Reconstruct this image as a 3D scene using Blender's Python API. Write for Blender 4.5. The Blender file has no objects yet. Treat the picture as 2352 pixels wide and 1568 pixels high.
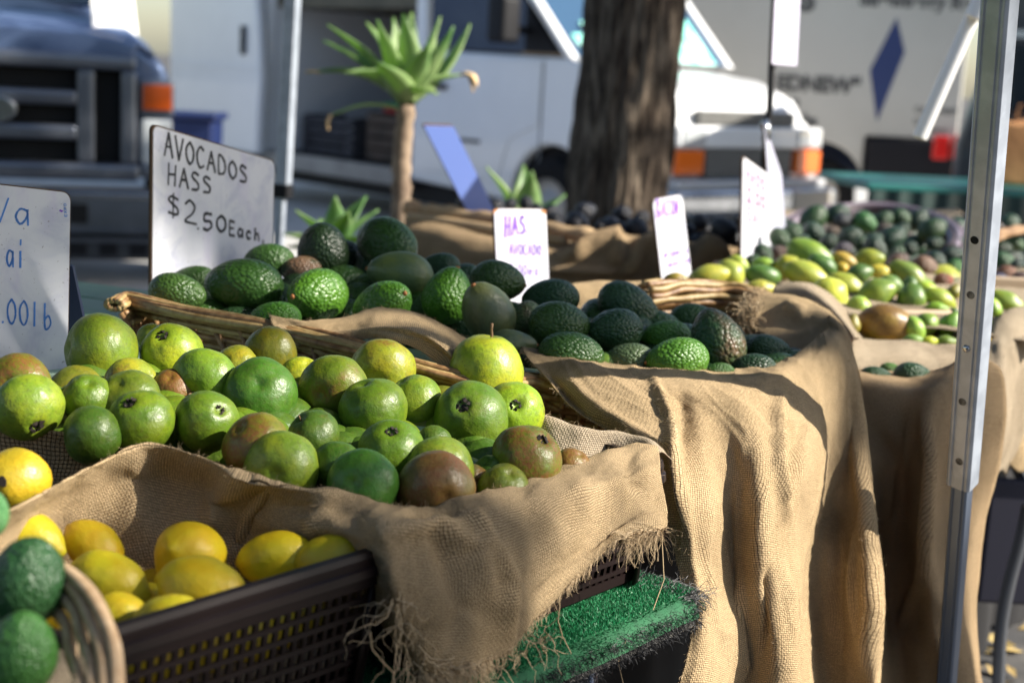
import bpy, math, random
import numpy as np
from mathutils import Vector, Matrix, noise

random.seed(7); np.random.seed(7)
S = bpy.context.scene
C = S.collection
R = math.radians

# ------------------------------------------------------------------ camera
CAM_LOC = Vector((0, 0, 1.42)); PITCH = R(10.8); ROLL = 0.055; FPX = 3267.0
_r0 = Vector((1, 0, 0)); _u0 = Vector((0, math.sin(PITCH), math.cos(PITCH))); FWD = Vector((0, math.cos(PITCH), -math.sin(PITCH)))
RGT = _r0 * math.cos(ROLL) + _u0 * math.sin(ROLL)
UPV = _u0 * math.cos(ROLL) - _r0 * math.sin(ROLL)
cd = bpy.data.cameras.new('camera'); cam = bpy.data.objects.new('camera', cd); C.objects.link(cam)
cam.matrix_world = Matrix(((RGT.x, UPV.x, -FWD.x, 0), (RGT.y, UPV.y, -FWD.y, 0), (RGT.z, UPV.z, -FWD.z, CAM_LOC.z), (0, 0, 0, 1)))
cd.sensor_width = 36; cd.lens = 50; cd.clip_start = 0.05; cd.clip_end = 2000
cd.dof.use_dof = True; cd.dof.focus_distance = 1.78; cd.dof.aperture_fstop = 3.8; cd.dof.aperture_blades = 0
S.camera = cam

# ------------------------------------------------------------------ light
SUN_EL = R(33); SUN_DIR = Vector((0.95, -0.13, 0)).normalized() * math.cos(SUN_EL) + Vector((0, 0, math.sin(SUN_EL)))
w = bpy.data.worlds.new("World"); S.world = w; w.use_nodes = True
nt = w.node_tree; nt.nodes.clear()
sky = nt.nodes.new('ShaderNodeTexSky'); sky.sky_type = 'NISHITA'; sky.sun_disc = False
sky.sun_elevation = SUN_EL; sky.sun_rotation = math.atan2(SUN_DIR.x, SUN_DIR.y)
bg = nt.nodes.new('ShaderNodeBackground'); bg.inputs[1].default_value = 0.075
wo = nt.nodes.new('ShaderNodeOutputWorld'); nt.links.new(sky.outputs[0], bg.inputs[0]); nt.links.new(bg.outputs[0], wo.inputs[0])
sd = bpy.data.lights.new('sun', 'SUN'); sd.energy = 5.0; sd.angle = R(0.5); sd.color = (1, 0.93, 0.82)
so = bpy.data.objects.new('sun', sd); C.objects.link(so); so.rotation_euler = SUN_DIR.to_track_quat('Z', 'Y').to_euler()
S.view_settings.view_transform = 'Standard'; S.view_settings.look = 'None'
S.view_settings.exposure = 1.22; S.view_settings.gamma = 1; S.view_settings.use_curve_mapping = False
S.render.engine = 'CYCLES'

# ------------------------------------------------------------------ points seen from the viewpoint, at real depths
def ray(px, py):
    return (FWD + RGT * ((px - 1176) / FPX) - UPV * ((py - 784) / FPX))
def WY(px, py, Y):
    d = ray(px, py); return CAM_LOC + d * (Y / d.y)
def WZ(px, py, z):
    d = ray(px, py); return CAM_LOC + d * ((z - CAM_LOC.z) / d.z)
def proj(p):
    v = Vector(p) - CAM_LOC; z = v.dot(FWD)
    return 1176 + FPX * v.dot(RGT) / z, 784 - FPX * v.dot(UPV) / z
def zc(p): return (Vector(p) - CAM_LOC).dot(FWD)
# the row of stalls runs along A; B points away from the customer side
A = Vector((0.643, 0.766, 0)); B = Vector((-0.766, 0.643, 0)); OUT = -B
P0 = WZ(870, 1262, 0.95)                  # corner where the two crates meet, at rim height
TABLE_Z = 0.80
def WF(px, py, off=0.0):                  # on the upright plane of the table front, off metres outwards
    d = ray(px, py); q = P0 + OUT * off
    return CAM_LOC + d * ((q - CAM_LOC).dot(OUT) / d.dot(OUT))
def heap(z0, slope):
    def f(px, py):
        d = ray(px, py)
        # z = z0 + slope*((P-P0).B)
        n = Vector((-slope * B.x, -slope * B.y, 1)); c = z0 - slope * P0.dot(B)
        return CAM_LOC + d * ((c - n.dot(CAM_LOC)) / n.dot(d))
    return f
def plane3(a):
    M = np.array([[1, x, y] for x, y, _ in a]); k = np.linalg.solve(M, np.array([1 / Y for *_, Y in a]))
    return lambda px, py: WY(px, py, 1 / (k[0] + k[1] * px + k[2] * py))

# ------------------------------------------------------------------ object helpers
def tag(o, label=None, cat=None, group=None, kind=None):
    if label: o['label'] = label
    if cat: o['category'] = cat
    if group: o['group'] = group
    if kind: o['kind'] = kind
    return o
def empty(name, loc, label, cat, group=None):
    o = bpy.data.objects.new(name, None); C.objects.link(o); o.location = loc; o.empty_display_size = .05
    return tag(o, label, cat, group)
def link(name, me, mat=None, parent=None):
    o = bpy.data.objects.new(name, me); C.objects.link(o)
    if mat is not None and len(me.materials) == 0: me.materials.append(mat)
    if parent is not None:
        o.parent = parent
        o.matrix_parent_inverse = Matrix.Translation(-parent.location) if parent.rotation_euler[2] == 0 else parent.matrix_basis.inverted()
    return o
class MB:
    def __init__(s): s.v = []; s.f = []
    def add(s, vs, fs):
        n = len(s.v); s.v.extend([tuple(p) for p in vs]); s.f.extend([tuple(i + n for i in f) for f in fs]); return s
    def quad(s, a, b, c, d): return s.add([a, b, c, d], [(0, 1, 2, 3)])
    def box(s, o, ax, ay, az):            # corner origin and three edge vectors
        o, ax, ay, az = map(Vector, (o, ax, ay, az))
        vs = [o, o + ax, o + ax + ay, o + ay, o + az, o + ax + az, o + ax + ay + az, o + ay + az]
        return s.add(vs, [(3, 2, 1, 0), (4, 5, 6, 7), (0, 1, 5, 4), (1, 2, 6, 5), (2, 3, 7, 6), (3, 0, 4, 7)])
    def tube(s, pts, r, n=6, cap=True, flat=1.0):
        pts = [Vector(p) for p in pts]; rr = r if isinstance(r, (list, tuple)) else [r] * len(pts)
        base = len(s.v); up = None
        for i, p in enumerate(pts):
            t = (pts[min(i + 1, len(pts) - 1)] - pts[max(i - 1, 0)])
            if t.length < 1e-9: t = Vector((0, 0, 1))
            t.normalize()
            if up is None: up = Vector((0, 0, 1)) if abs(t.z) < .9 else Vector((1, 0, 0))
            up = (up - t * up.dot(t))
            if up.length < 1e-6: up = t.orthogonal()
            up.normalize(); sd_ = t.cross(up)
            for k in range(n):
                a = 2 * math.pi * k / n
                s.v.append(tuple(p + up * (math.cos(a) * rr[i] * flat) + sd_ * (math.sin(a) * rr[i])))
        for i in range(len(pts) - 1):
            for k in range(n):
                a = base + i * n + k; b = base + i * n + (k + 1) % n
                s.f.append((a, b, b + n, a + n))
        if cap:
            s.f.append(tuple(base + k for k in range(n))[::-1]); e = base + (len(pts) - 1) * n
            s.f.append(tuple(e + k for k in range(n)))
        return s
    def prism(s, poly, org, ex, ey, ez):  # poly of (x,y) in the ex/ey plane, extruded by ez
        n = len(poly); org, ex, ey, ez = map(Vector, (org, ex, ey, ez))
        a = [org + ex * x + ey * y for x, y in poly]; b = [p + ez for p in a]
        return s.add(a + b, [tuple(range(n))[::-1], tuple(range(n, 2 * n))] + [(i, (i + 1) % n, (i + 1) % n + n, i + n) for i in range(n)])
    def mesh(s, name='mesh', smooth=False):
        me = bpy.data.meshes.new(name); me.from_pydata(s.v, [], s.f); me.validate(); me.update()
        if smooth: me.polygons.foreach_set('use_smooth', [True] * len(me.polygons))
        return me
    def build(s, name, mat, parent=None, smooth=False, bevel=0, seg=2):
        o = link(name, s.mesh(name, smooth), mat, parent)
        if bevel:
            m = o.modifiers.new('bevel', 'BEVEL'); m.width = bevel; m.segments = seg; m.limit_method = 'ANGLE'; m.angle_limit = R(35)
            o.data.polygons.foreach_set('use_smooth', [True] * len(o.data.polygons))
            wn = o.modifiers.new('wn', 'WEIGHTED_NORMAL')
        return o
def crv(ctrl, k):                          # Catmull-Rom through points (numpy (n,d)), k samples per span
    P = np.asarray(ctrl, float); n = len(P)
    Q = np.vstack([2 * P[0] - P[1], P, 2 * P[-1] - P[-2]]); out = []
    for i in range(n - 1):
        p0, p1, p2, p3 = Q[i], Q[i + 1], Q[i + 2], Q[i + 3]
        for t in np.arange(k) / k:
            out.append(.5 * ((2 * p1) + (-p0 + p2) * t + (2 * p0 - 5 * p1 + 4 * p2 - p3) * t * t + (-p0 + 3 * p1 - 3 * p2 + p3) * t ** 3))
    out.append(P[-1]); return np.array(out)

# ------------------------------------------------------------------ materials
def mat(name, col=(.5, .5, .5), rough=.6, metal=0, spec=.5, coat=0, trans=0, emit=None):
    m = bpy.data.materials.new(name); m.use_nodes = True; b = m.node_tree.nodes['Principled BSDF']
    b.inputs['Base Color'].default_value = (*col, 1); b.inputs['Roughness'].default_value = rough
    b.inputs['Metallic'].default_value = metal; b.inputs['Specular IOR Level'].default_value = spec
    b.inputs['Coat Weight'].default_value = coat; b.inputs['Transmission Weight'].default_value = trans
    return m
class NG:
    def __init__(s, m): s.m = m; s.t = m.node_tree; s.b = s.t.nodes['Principled BSDF']
    def n(s, typ, **kw):
        x = s.t.nodes.new('ShaderNode' + typ)
        for k, v in kw.items(): setattr(x, k, v)
        return x
    def l(s, a, b): s.t.links.new(a, b)
    def noise(s, vec, scale, detail=4, rough=.55, dist=0):
        x = s.n('TexNoise'); x.inputs['Scale'].default_value = scale; x.inputs['Detail'].default_value = detail
        x.inputs['Roughness'].default_value = rough; x.inputs['Distortion'].default_value = dist; s.l(vec, x.inputs['Vector']); return x.outputs[0]
    def ramp(s, f, a, b, c0=0, c1=1):
        x = s.n('MapRange'); x.inputs[1].default_value = a; x.inputs[2].default_value = b; x.inputs[3].default_value = c0; x.inputs[4].default_value = c1
        x.interpolation_type = 'SMOOTHSTEP'; s.l(f, x.inputs[0]); return x.outputs[0]
    def math(s, op, a, b=None, c=None):
        x = s.n('Math', operation=op)
        for i, v in enumerate((a, b, c)):
            if v is None: continue
            if isinstance(v, (int, float)): x.inputs[i].default_value = v
            else: s.l(v, x.inputs[i])
        return x.outputs[0]
    def mix(s, f, a, b, blend='MIX'):
        x = s.n('Mix', data_type='RGBA', blend_type=blend)
        for i, v in ((0, f), (6, a), (7, b)):
            if isinstance(v, (int, float)): x.inputs[i].default_value = v
            elif isinstance(v, tuple): x.inputs[i].default_value = (*v, 1) if len(v) == 3 else v
            else: s.l(v, x.inputs[i])
        return x.outputs[2]
    def bump(s, h, strength=.5, dist=.002, normal=None):
        x = s.n('Bump'); x.inputs['Strength'].default_value = strength; x.inputs['Distance'].default_value = dist; s.l(h, x.inputs['Height'])
        if normal is not None: s.l(normal, x.inputs['Normal'])
        return x.outputs[0]
    def tc(s, which='Object'): return s.n('TexCoord').outputs[which]
    def shift(s, vec):                     # per-object random offset so shared meshes differ
        oi = s.n('ObjectInfo'); v = s.n('VectorMath', operation='SCALE'); v.inputs[0].default_value = (17.3, 9.1, 23.7); s.l(oi.outputs['Random'], v.inputs['Scale'])
        a = s.n('VectorMath', operation='ADD'); s.l(vec, a.inputs[0]); s.l(v.outputs[0], a.inputs[1]); return a.outputs[0]

def fruit_mat(name, kind):
    m = mat(name); g = NG(m); b = g.b
    oi = g.n('ObjectInfo'); raw = g.tc(); v = g.shift(raw)
    col, alpha = oi.outputs['Color'], oi.outputs['Alpha']
    big = g.noise(v, 1.3, 3); fine = g.noise(v, 9, 5, .7); speck = g.noise(v, 28, 3, .6)
    if kind == 'guava':
        c = g.mix(g.ramp(big, .35, .68), col, g.mix(1.0, col, (1.45, 1.12, .9), 'MULTIPLY'))
        c = g.mix(g.ramp(g.noise(v, 2.2, 4, .6), .48, .66, 0, .55), c, g.mix(1.0, col, (.55, .62, .55), 'MULTIPLY'))
        c = g.mix(g.ramp(fine, .48, .70, 0, .5), c, (.06, .07, .01))
        bl = g.math('ADD', g.noise(v, .9, 2), g.math('MULTIPLY', g.math('SUBTRACT', alpha, .5), 1.0))
        rs = g.math('MULTIPLY', g.ramp(bl, .60, .95), g.ramp(fine, .34, .62, .25, .9))
        c = g.mix(rs, c, (.17, .062, .018))
        sp = g.math('MULTIPLY', g.ramp(speck, .62, .72), g.ramp(g.noise(v, 3, 2), .5, .62)); c = g.mix(g.math('MULTIPLY', sp, .75), c, (.05, .028, .012))
        st = g.math('MULTIPLY', g.ramp(g.noise(v, 5.5, 6, .8, 1.5), .60, .68), .55); c = g.mix(st, c, (.10, .065, .02))
        h = g.math('ADD', g.math('MULTIPLY', g.noise(v, 5, 3), 1.0), g.math('MULTIPLY', g.noise(v, 22, 2), .25))
        g.l(g.bump(h, .5, .0022), b.inputs['Normal'])
        b.inputs['Specular IOR Level'].default_value = .42; g.l(g.ramp(fine, .3, .7, .30, .52), b.inputs['Roughness'])
        b.inputs['Subsurface Weight'].default_value = .0
    elif kind == 'avocado':
        vo = g.n('TexVoronoi', feature='SMOOTH_F1'); vo.inputs['Scale'].default_value = 8.5; vo.inputs['Smoothness'].default_value = .3
        dv = g.n('VectorMath', operation='ADD'); g.l(v, dv.inputs[0]); ns = g.n('TexNoise'); ns.inputs['Scale'].default_value = 3; g.l(v, ns.inputs['Vector'])
        sc = g.n('VectorMath', operation='SCALE'); g.l(ns.outputs[1], sc.inputs[0]); sc.inputs['Scale'].default_value = .10; g.l(sc.outputs[0], dv.inputs[1]); g.l(dv.outputs[0], vo.inputs['Vector'])
        cell = vo.outputs['Distance']
        c = g.mix(g.ramp(cell, .1, .55, .0, .5), g.mix(1.0, col, (1.35, 1.3, 1.2), 'MULTIPLY'), g.mix(1.0, col, (.45, .5, .5), 'MULTIPLY'))
        c = g.mix(g.ramp(big, .4, .7, 0, .6), c, g.mix(1.0, col, (.6, .75, .7), 'MULTIPLY'))
        bl = g.math('ADD', g.noise(v, .9, 2), g.math('MULTIPLY', g.math('SUBTRACT', alpha, .5), 1.0))
        c = g.mix(g.math('MULTIPLY', g.ramp(bl, .58, .85), g.ramp(fine, .3, .6, .4, 1)), c, (.15, .085, .05))
        c = g.mix(g.math('MULTIPLY', g.ramp(speck, .66, .74), .5), c, (.16, .13, .06))
        h = g.math('MULTIPLY', g.math('POWER', cell, 1.6), -1.5); h = g.math('ADD', h, g.math('MULTIPLY', g.noise(v, 20, 2), .25))
        g.l(g.bump(h, .7, .0022), b.inputs['Normal']); b.inputs['Specular IOR Level'].default_value = .40; g.l(g.ramp(fine, .3, .7, .26, .46), b.inputs['Roughness'])
    elif kind == 'smooth':
        c = g.mix(g.ramp(big, .35, .68), col, g.mix(1.0, col, (1.5, 1.25, .8), 'MULTIPLY'))
        c = g.mix(g.ramp(fine, .5, .72, 0, .5), c, g.mix(1.0, col, (.55, .5, .4), 'MULTIPLY'))
        bl = g.math('ADD', g.noise(v, 1.1, 2), g.math('MULTIPLY', g.math('SUBTRACT', alpha, .5), 1.0))
        c = g.mix(g.math('MULTIPLY', g.ramp(bl, .55, .8), g.ramp(fine, .3, .6, .4, 1)), c, (.14, .075, .02))
        g.l(g.bump(g.noise(v, 6, 3), .5, .002), b.inputs['Normal']); b.inputs['Roughness'].default_value = .4
    else:  # lemon
        c = g.mix(g.ramp(big, .3, .7), col, g.mix(1.0, col, (1.05, .88, .7), 'MULTIPLY'))
        c = g.mix(g.ramp(speck, .66, .75, 0, .5), c, (.25, .15, .02))
        c = g.mix(g.math('MULTIPLY', g.ramp(g.noise(v, 4, 5, .8), .62, .7), .45), c, (.2, .13, .04))
        h = g.math('ADD', g.noise(v, 4, 3), g.math('MULTIPLY', g.noise(v, 32, 2), .28))
        g.l(g.bump(h, .5, .0022), b.inputs['Normal']); b.inputs['Roughness'].default_value = .42
    g.l(c, b.inputs['Base Color']); return m
M_GUAVA = fruit_mat('guava_skin', 'guava'); M_AVO = fruit_mat('avocado_skin', 'avocado'); M_SMOOTH = fruit_mat('smooth_skin', 'smooth'); M_LEMON = fruit_mat('lemon_skin', 'lemon')
M_CALYX = mat('dried_calyx', (.018, .011, .008), .8); M_STEM = mat('stem_brown', (.16, .09, .04), .7); M_NUB = mat('stem_nub', (.34, .13, .035), .6)

def burlap_mat(name, c1=(.61, .455, .265), c2=(.45, .33, .18), pitch=.0030, trans=.26, green=0):
    m = mat(name, c1, .9, spec=.15); g = NG(m); b = g.b
    uv = g.n('UVMap').outputs[0]; ob = g.tc()
    wob = g.n('TexNoise'); wob.inputs['Scale'].default_value = 35; g.l(uv, wob.inputs['Vector'])
    sc = g.n('VectorMath', operation='SCALE'); g.l(wob.outputs[1], sc.inputs[0]); sc.inputs['Scale'].default_value = .0035
    ad = g.n('VectorMath', operation='ADD'); g.l(uv, ad.inputs[0]); g.l(sc.outputs[0], ad.inputs[1])
    sp = g.n('SeparateXYZ'); g.l(ad.outputs[0], sp.inputs[0])
    k = math.pi / pitch
    sx = g.math('SINE', g.math('MULTIPLY', sp.outputs[0], k)); sy = g.math('SINE', g.math('MULTIPLY', sp.outputs[1], k))
    ax = g.math('ABSOLUTE', sx); ay = g.math('ABSOLUTE', sy)
    chk = g.math('MULTIPLY', g.math('SINE', g.math('MULTIPLY', sp.outputs[0], k)), g.math('SINE', g.math('MULTIPLY', sp.outputs[1], k)))
    hole = g.math('MULTIPLY', g.ramp(ax, .0, .42), g.ramp(ay, .0, .42))
    nz = g.noise(ob, 11, 4); n2 = g.noise(uv, 420, 2); n3 = g.noise(ob, 3.2, 3); slub = g.noise(g.scaleuv(uv, (60, 900, 1)), 1.0, 3); slub2 = g.noise(g.scaleuv(uv, (900, 60, 1)), 1.0, 3)
    c = g.mix(g.ramp(nz, .35, .65), c1, c2)
    c = g.mix(g.ramp(n2, .35, .65, 0, .8), c, tuple(min(1, x * 1.5) for x in c1))
    c = g.mix(g.ramp(slub, .45, .7, 0, .4), c, tuple(x * .55 for x in c1)); c = g.mix(g.ramp(slub2, .45, .7, 0, .35), c, tuple(min(1, x * 1.3) for x in c1))
    c = g.mix(g.ramp(n3, .48, .68, 0, .55), c, (.22, .165, .10)); c = g.mix(g.ramp(g.noise(ob, 6.5, 5, .7), .55, .7, 0, .4), c, (.16, .12, .08))
    c = g.mix(g.math('SUBTRACT', 1.0, g.ramp(hole, 0, .85, 0, 1)), c, (.07, .045, .022))
    h = g.math('ADD', g.math('MULTIPLY', hole, .8), g.math('ADD', g.math('MULTIPLY', chk, .15), g.math('MULTIPLY', n2, .5)))
    nb = g.bump(g.noise(ob, 45, 4), .35, .004)
    g.l(g.bump(h, 1.0, .0022, nb), b.inputs['Normal']); g.l(c, b.inputs['Base Color'])
    tr = g.n('BsdfTranslucent'); g.l(g.mix(1.0, c, (1.0, .55, .24), 'MULTIPLY'), tr.inputs[0])
    mx = g.n('MixShader'); mx.inputs[0].default_value = trans; g.l(b.outputs[0], mx.inputs[1]); g.l(tr.outputs[0], mx.inputs[2])
    g.l(mx.outputs[0], g.t.nodes['Material Output'].inputs[0]); return m
def _scaleuv(s, uv, k):
    x = s.n('VectorMath', operation='MULTIPLY'); s.l(uv, x.inputs[0]); x.inputs[1].default_value = k; return x.outputs[0]
NG.scaleuv = _scaleuv
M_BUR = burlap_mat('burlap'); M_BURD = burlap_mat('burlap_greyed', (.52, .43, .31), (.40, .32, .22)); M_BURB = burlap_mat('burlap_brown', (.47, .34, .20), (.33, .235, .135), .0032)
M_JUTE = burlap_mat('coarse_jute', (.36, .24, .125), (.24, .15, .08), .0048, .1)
M_THREAD = mat('jute_thread', (.46, .34, .20), .8)
def wood_like(name, c1, c2, scale=(3, 3, 30), rough=.6, bump=.3):
    m = mat(name, c1, rough); g = NG(m); v = g.scaleuv(g.tc(), scale); v = g.shift(v)
    n = g.noise(v, 3, 5); g.l(g.mix(g.ramp(n, .3, .7), c1, c2), g.b.inputs['Base Color']); g.l(g.bump(n, bump, .002), g.b.inputs['Normal']); return m
M_REED = wood_like('wicker_reed', (.34, .20, .085), (.15, .075, .03), (25, 25, 25), .5)
M_REED2 = wood_like('wicker_reed_pale', (.40, .29, .13), (.24, .15, .05), (25, 25, 25), .5)
M_REEDD = wood_like('wicker_reed_dark', (.07, .045, .05), (.03, .02, .025), (25, 25, 25), .5)
def noisy(name, c1, c2, scale, rough=.6, metal=0, spec=.5, coat=0, bump=0, bd=.001, lo=.35, hi=.65, detail=4):
    m = mat(name, c1, rough, metal, spec, coat); g = NG(m); n = g.noise(g.tc(), scale, detail)
    g.l(g.mix(g.ramp(n, lo, hi), c1, c2), g.b.inputs['Base Color'])
    if bump: g.l(g.bump(g.noise(g.tc(), scale * 3, 3), bump, bd), g.b.inputs['Normal'])
    return m
# ================================================================== SETTING
Z = Vector((0, 0, 1)); X1 = Vector((1, 0, 0)); Y1 = Vector((0, 1, 0))
M_ASPH = noisy('asphalt', (.05, .05, .052), (.10, .095, .09), 9, .9, bump=.6, bd=.004)
g_ = MB(); g_.quad((-300, -60, 0), (300, -60, 0), (300, 500, 0), (-300, 500, 0)); tag(g_.build('ground', M_ASPH), kind='structure')
g_ = MB(); g_.quad((-60, 7.2, .004), (60, 7.2, .004), (60, 40, .004), (-60, 40, .004)); tag(g_.build('bounce_road', noisy('bounce_concrete', (.48, .47, .45), (.40, .39, .37), 4, .9, bump=.4, bd=.003)), kind='structure')  # pale sheet added to bounce sunlight onto the shaded van sides
M_LEAF = noisy('dry_leaf', (.28, .17, .06), (.42, .32, .12), 3, .8)
lv = MB()
for i in range(2600):
    x = random.uniform(1.15, 4.5); y = random.uniform(1.5, 6); a = random.uniform(0, 6.28); s = random.uniform(.015, .045)
    c = Vector((x, y, .006 + random.random() * .012)); u = Vector((math.cos(a), math.sin(a), random.uniform(-.3, .3))) * s; v = Vector((-math.sin(a), math.cos(a), random.uniform(-.3, .3))) * s * .5
    lv.add([c - u, c + v + Z * s * .2, c + u, c - v], [(0, 1, 2, 3)])
tag(lv.build('fallen_leaves', M_LEAF), 'dry yellow and brown leaves scattered over the dark asphalt', 'leaves', kind='stuff')

M_WHITE = noisy('white_paint', (.82, .83, .84), (.78, .79, .80), 2, .3, coat=.6)
M_DARK = mat('dark_plastic', (.008, .008, .010), .6, spec=.25); M_BLACK = mat('black_rubber', (.010, .010, .011), .85, spec=.2)
M_GLASS = mat('dark_glass', (.01, .018, .03), .08, spec=.9, coat=.5)
M_CHROME = noisy('chrome', (.62, .64, .67), (.42, .44, .47), 3, .22, 1.0)
M_AMBER = mat('amber_lens', (.85, .16, .01), .2, coat=.5); M_RED = mat('red_lens', (.6, .01, .008), .25, coat=.5)
M_LAMP = mat('headlamp_glass', (.7, .74, .76), .1, metal=.4, coat=.6); M_MESH = noisy('grille_mesh', (.03, .03, .03), (.18, .18, .17), 120, .6)
M_RIM = mat('wheel_rim', (.35, .34, .32), .4, metal=.6)

class LF:                                   # local frame of a vehicle: x forward, y across, z up
    def __init__(s, o, d, n): s.o = Vector(o); s.d = Vector(d).normalized(); s.n = Vector(n).normalized()
    def __call__(s, x, y, z): return s.o + s.d * x + s.n * y + Z * z
    def box(s, x0, x1, y0, y1, z0, z1, mb=None):
        mb = mb or MB(); return mb.box(s(x0, y0, z0), s.d * (x1 - x0), s.n * (y1 - y0), Z * (z1 - z0))
    def slab(s, poly, y0, y1, mb=None):     # side outline (x,z) extruded across
        mb = mb or MB(); return mb.prism(poly, s(0, y0, 0), s.d, Z, s.n * (y1 - y0))
    def front(s, poly, x0, x1, mb=None):    # front outline (y,z) extruded along
        mb = mb or MB(); return mb.prism(poly, s(x0, 0, 0), s.n, Z, s.d * (x1 - x0))
def wheel(L, x, y, r, wd, parent):
    mb = MB(); n = 36; pro = [(r * .58, 0), (r * .62, -.01), (r * .92, -.012), (r, .03), (r, wd - .03), (r * .92, wd)]
    vs, fs = [], []
    for (rad, yy) in pro:
        for k in range(n):
            a = 2 * math.pi * k / n; vs.append(L(x + math.cos(a) * rad, y + yy, r + math.sin(a) * rad))
    for i in range(len(pro) - 1):
        for k in range(n): fs.append((i * n + k, i * n + (k + 1) % n, (i + 1) * n + (k + 1) % n, (i + 1) * n + k))
    mb.add(vs, fs); w_ = mb.build('wheel', M_BLACK, parent, smooth=True)
    rm = MB(); pro = [(r * .60, .01), (r * .52, .035), (r * .30, .03), (r * .2, -.005), (0.001, -.01)]; vs, fs = [], []
    for (rad, yy) in pro:
        for k in range(n):
            a = 2 * math.pi * k / n; q = 1 + (.04 * math.cos(a * 8) if rad < r * .5 else 0); vs.append(L(x + math.cos(a) * rad * q, y + yy, r + math.sin(a) * rad * q))
    for i in range(len(pro) - 1):
        for k in range(n): fs.append((i * n + k, i * n + (k + 1) % n, (i + 1) * n + (k + 1) % n, (i + 1) * n + k))
    rm.add(vs, fs); rim = rm.build('rim', M_RIM, w_, smooth=True)
    return w_
def thing(name, loc, label, cat, group=None): return empty(name, loc, label, cat, group)

# ---- white cargo van, sliding door pushed back
V = LF((.23, 11.3, 0), (.68, -.73, 0), (.73, .68, 0))
van = thing('cargo_van', V(-1, 1, 0), 'white cargo van with open side door parked behind the tree trunk', 'van')
ar = [(.47 * math.cos(a) , .38 + .47 * math.sin(a)) for a in np.linspace(math.pi, 0, 15)]
side = [(-1.78, .42), (-.47, .36)] + ar[1:-1] + [(.47, .36), (1.12, .42), (1.18, .7), (1.2, .95), (1.17, 1.18), (1.05, 1.36), (.75, 1.45), (.1, 1.53), (-1.78, 1.55)]
V.slab(side, 0, .12).build('fender_panel', M_WHITE, van, bevel=.035, seg=3)
V.slab([(-1.78, .5), (-.5, .5), (-.5, .95), (.5, .95), (.5, .55), (1.12, .5), (1.14, 1.1), (1.0, 1.30), (.1, 1.46), (-1.78, 1.46)], .125, 1.74).build('engine_body', M_WHITE, van, bevel=.03)
V.slab([(.08, 1.50), (.75, 1.43), (1.02, 1.33), (1.12, 1.17), (1.10, 1.12), (1.0, 1.25), (.7, 1.36), (.1, 1.44)], .14, 1.60).build('hood', M_WHITE, van, bevel=.03, seg=3)
V.slab([(-1.78, .42), (-.47, .36)] + ar[1:-1] + [(.47, .36), (1.12, .42), (1.18, .7), (1.16, .95), (1.05, 1.12), (.7, 1.26), (.1, 1.40), (-1.78, 1.5)], 1.76, 1.88).build('fender_panel', M_WHITE, van, bevel=.035, seg=3)
V.box(-.47, .5, .13, .5, .3, .9).build('wheel_arch', M_DARK, van)
d_ = V.slab([(-1.74, .52), (-.62, .52), (-.50, .86), (-.16, 1.0), (-.16, 1.5), (-1.74, 1.5)], -.012, -.001).build('door', M_WHITE, van, bevel=.02)
V.box(-1.55, -1.3, -.05, -.014, 1.22, 1.27).build('handle', M_DARK, d_, bevel=.008)
V.box(-1.1, -.85, -.018, -.0125, .80, .83).build('badge', M_DARK, d_)
for x in (-.145, -.155): pass
V.box(-.150, -.135, -.004, .003, .5, 1.5).build('door_seam', mat('seam_grey', (.18, .19, .2), .7), van)
# cab: pillars, roof, windows
V.slab([(.08, 1.53), (.16, 1.53), (-.62, 2.30), (-.72, 2.30)], .0, .10).build('windscreen_pillar', M_WHITE, van, bevel=.02)
V.slab([(.08, 1.53), (.16, 1.53), (-.62, 2.30), (-.72, 2.30)], 1.9, 2.0).build('windscreen_pillar', M_WHITE, van, bevel=.02)
V.slab([(-1.78, 1.551), (-1.62, 1.551), (-1.66, 2.30), (-1.78, 2.30)], .0, .12).build('door_pillar', M_WHITE, van, bevel=.02)
V.slab([(-.40, 1.56), (-.02, 1.56), (-.40, 1.92)], .02, .09).build('corner_trim', M_DARK, van)
V.slab([(-1.6, 1.56), (-.41, 1.56), (-.41, 1.93), (-.74, 2.26), (-1.62, 2.26)], .04, .055).build('side_window', M_GLASS, van)
M_WIND = mat('windscreen_glass', (.04, .09, .16), .05, spec=.8, coat=.6)
V.slab([(.11, 1.545), (.125, 1.545), (-.655, 2.29), (-.67, 2.29)], .11, 1.89).build('windscreen', M_WIND, van)
V.slab([(-4.3, 2.31), (-.72, 2.31), (-.8, 2.42), (-4.3, 2.42)], 0, 2.0).build('roof', M_WHITE, van, bevel=.04)
mi = V.box(-.50, -.30, -.32, -.12, 1.62, 1.98).build('mirror', M_DARK, van, bevel=.04, seg=3)
V.box(-.42, -.36, -.14, .03, 1.70, 1.76).build('mirror_arm', M_DARK, mi)
# interior seen through the open door
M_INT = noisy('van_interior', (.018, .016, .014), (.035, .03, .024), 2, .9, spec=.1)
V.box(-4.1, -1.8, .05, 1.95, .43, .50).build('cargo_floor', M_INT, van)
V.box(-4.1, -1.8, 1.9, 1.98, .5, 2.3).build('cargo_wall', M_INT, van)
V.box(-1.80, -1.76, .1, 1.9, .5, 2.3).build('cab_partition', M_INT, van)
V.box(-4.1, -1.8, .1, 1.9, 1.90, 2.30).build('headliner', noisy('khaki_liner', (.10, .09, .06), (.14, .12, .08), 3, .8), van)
V.box(-4.1, -1.80, -.005, .06, .34, .50).build('door_sill', noisy('sill_metal', (.30, .29, .27), (.22, .21, .20), 4, .5), van, bevel=.01)
V.box(-4.1, .9, .14, 1.85, .22, .41).build('underbody', M_DARK, van)
V.box(-5.4, -4.1, .0, 2.0, .42, 2.3).build('rear_body', M_WHITE, van, bevel=.05)
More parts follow.
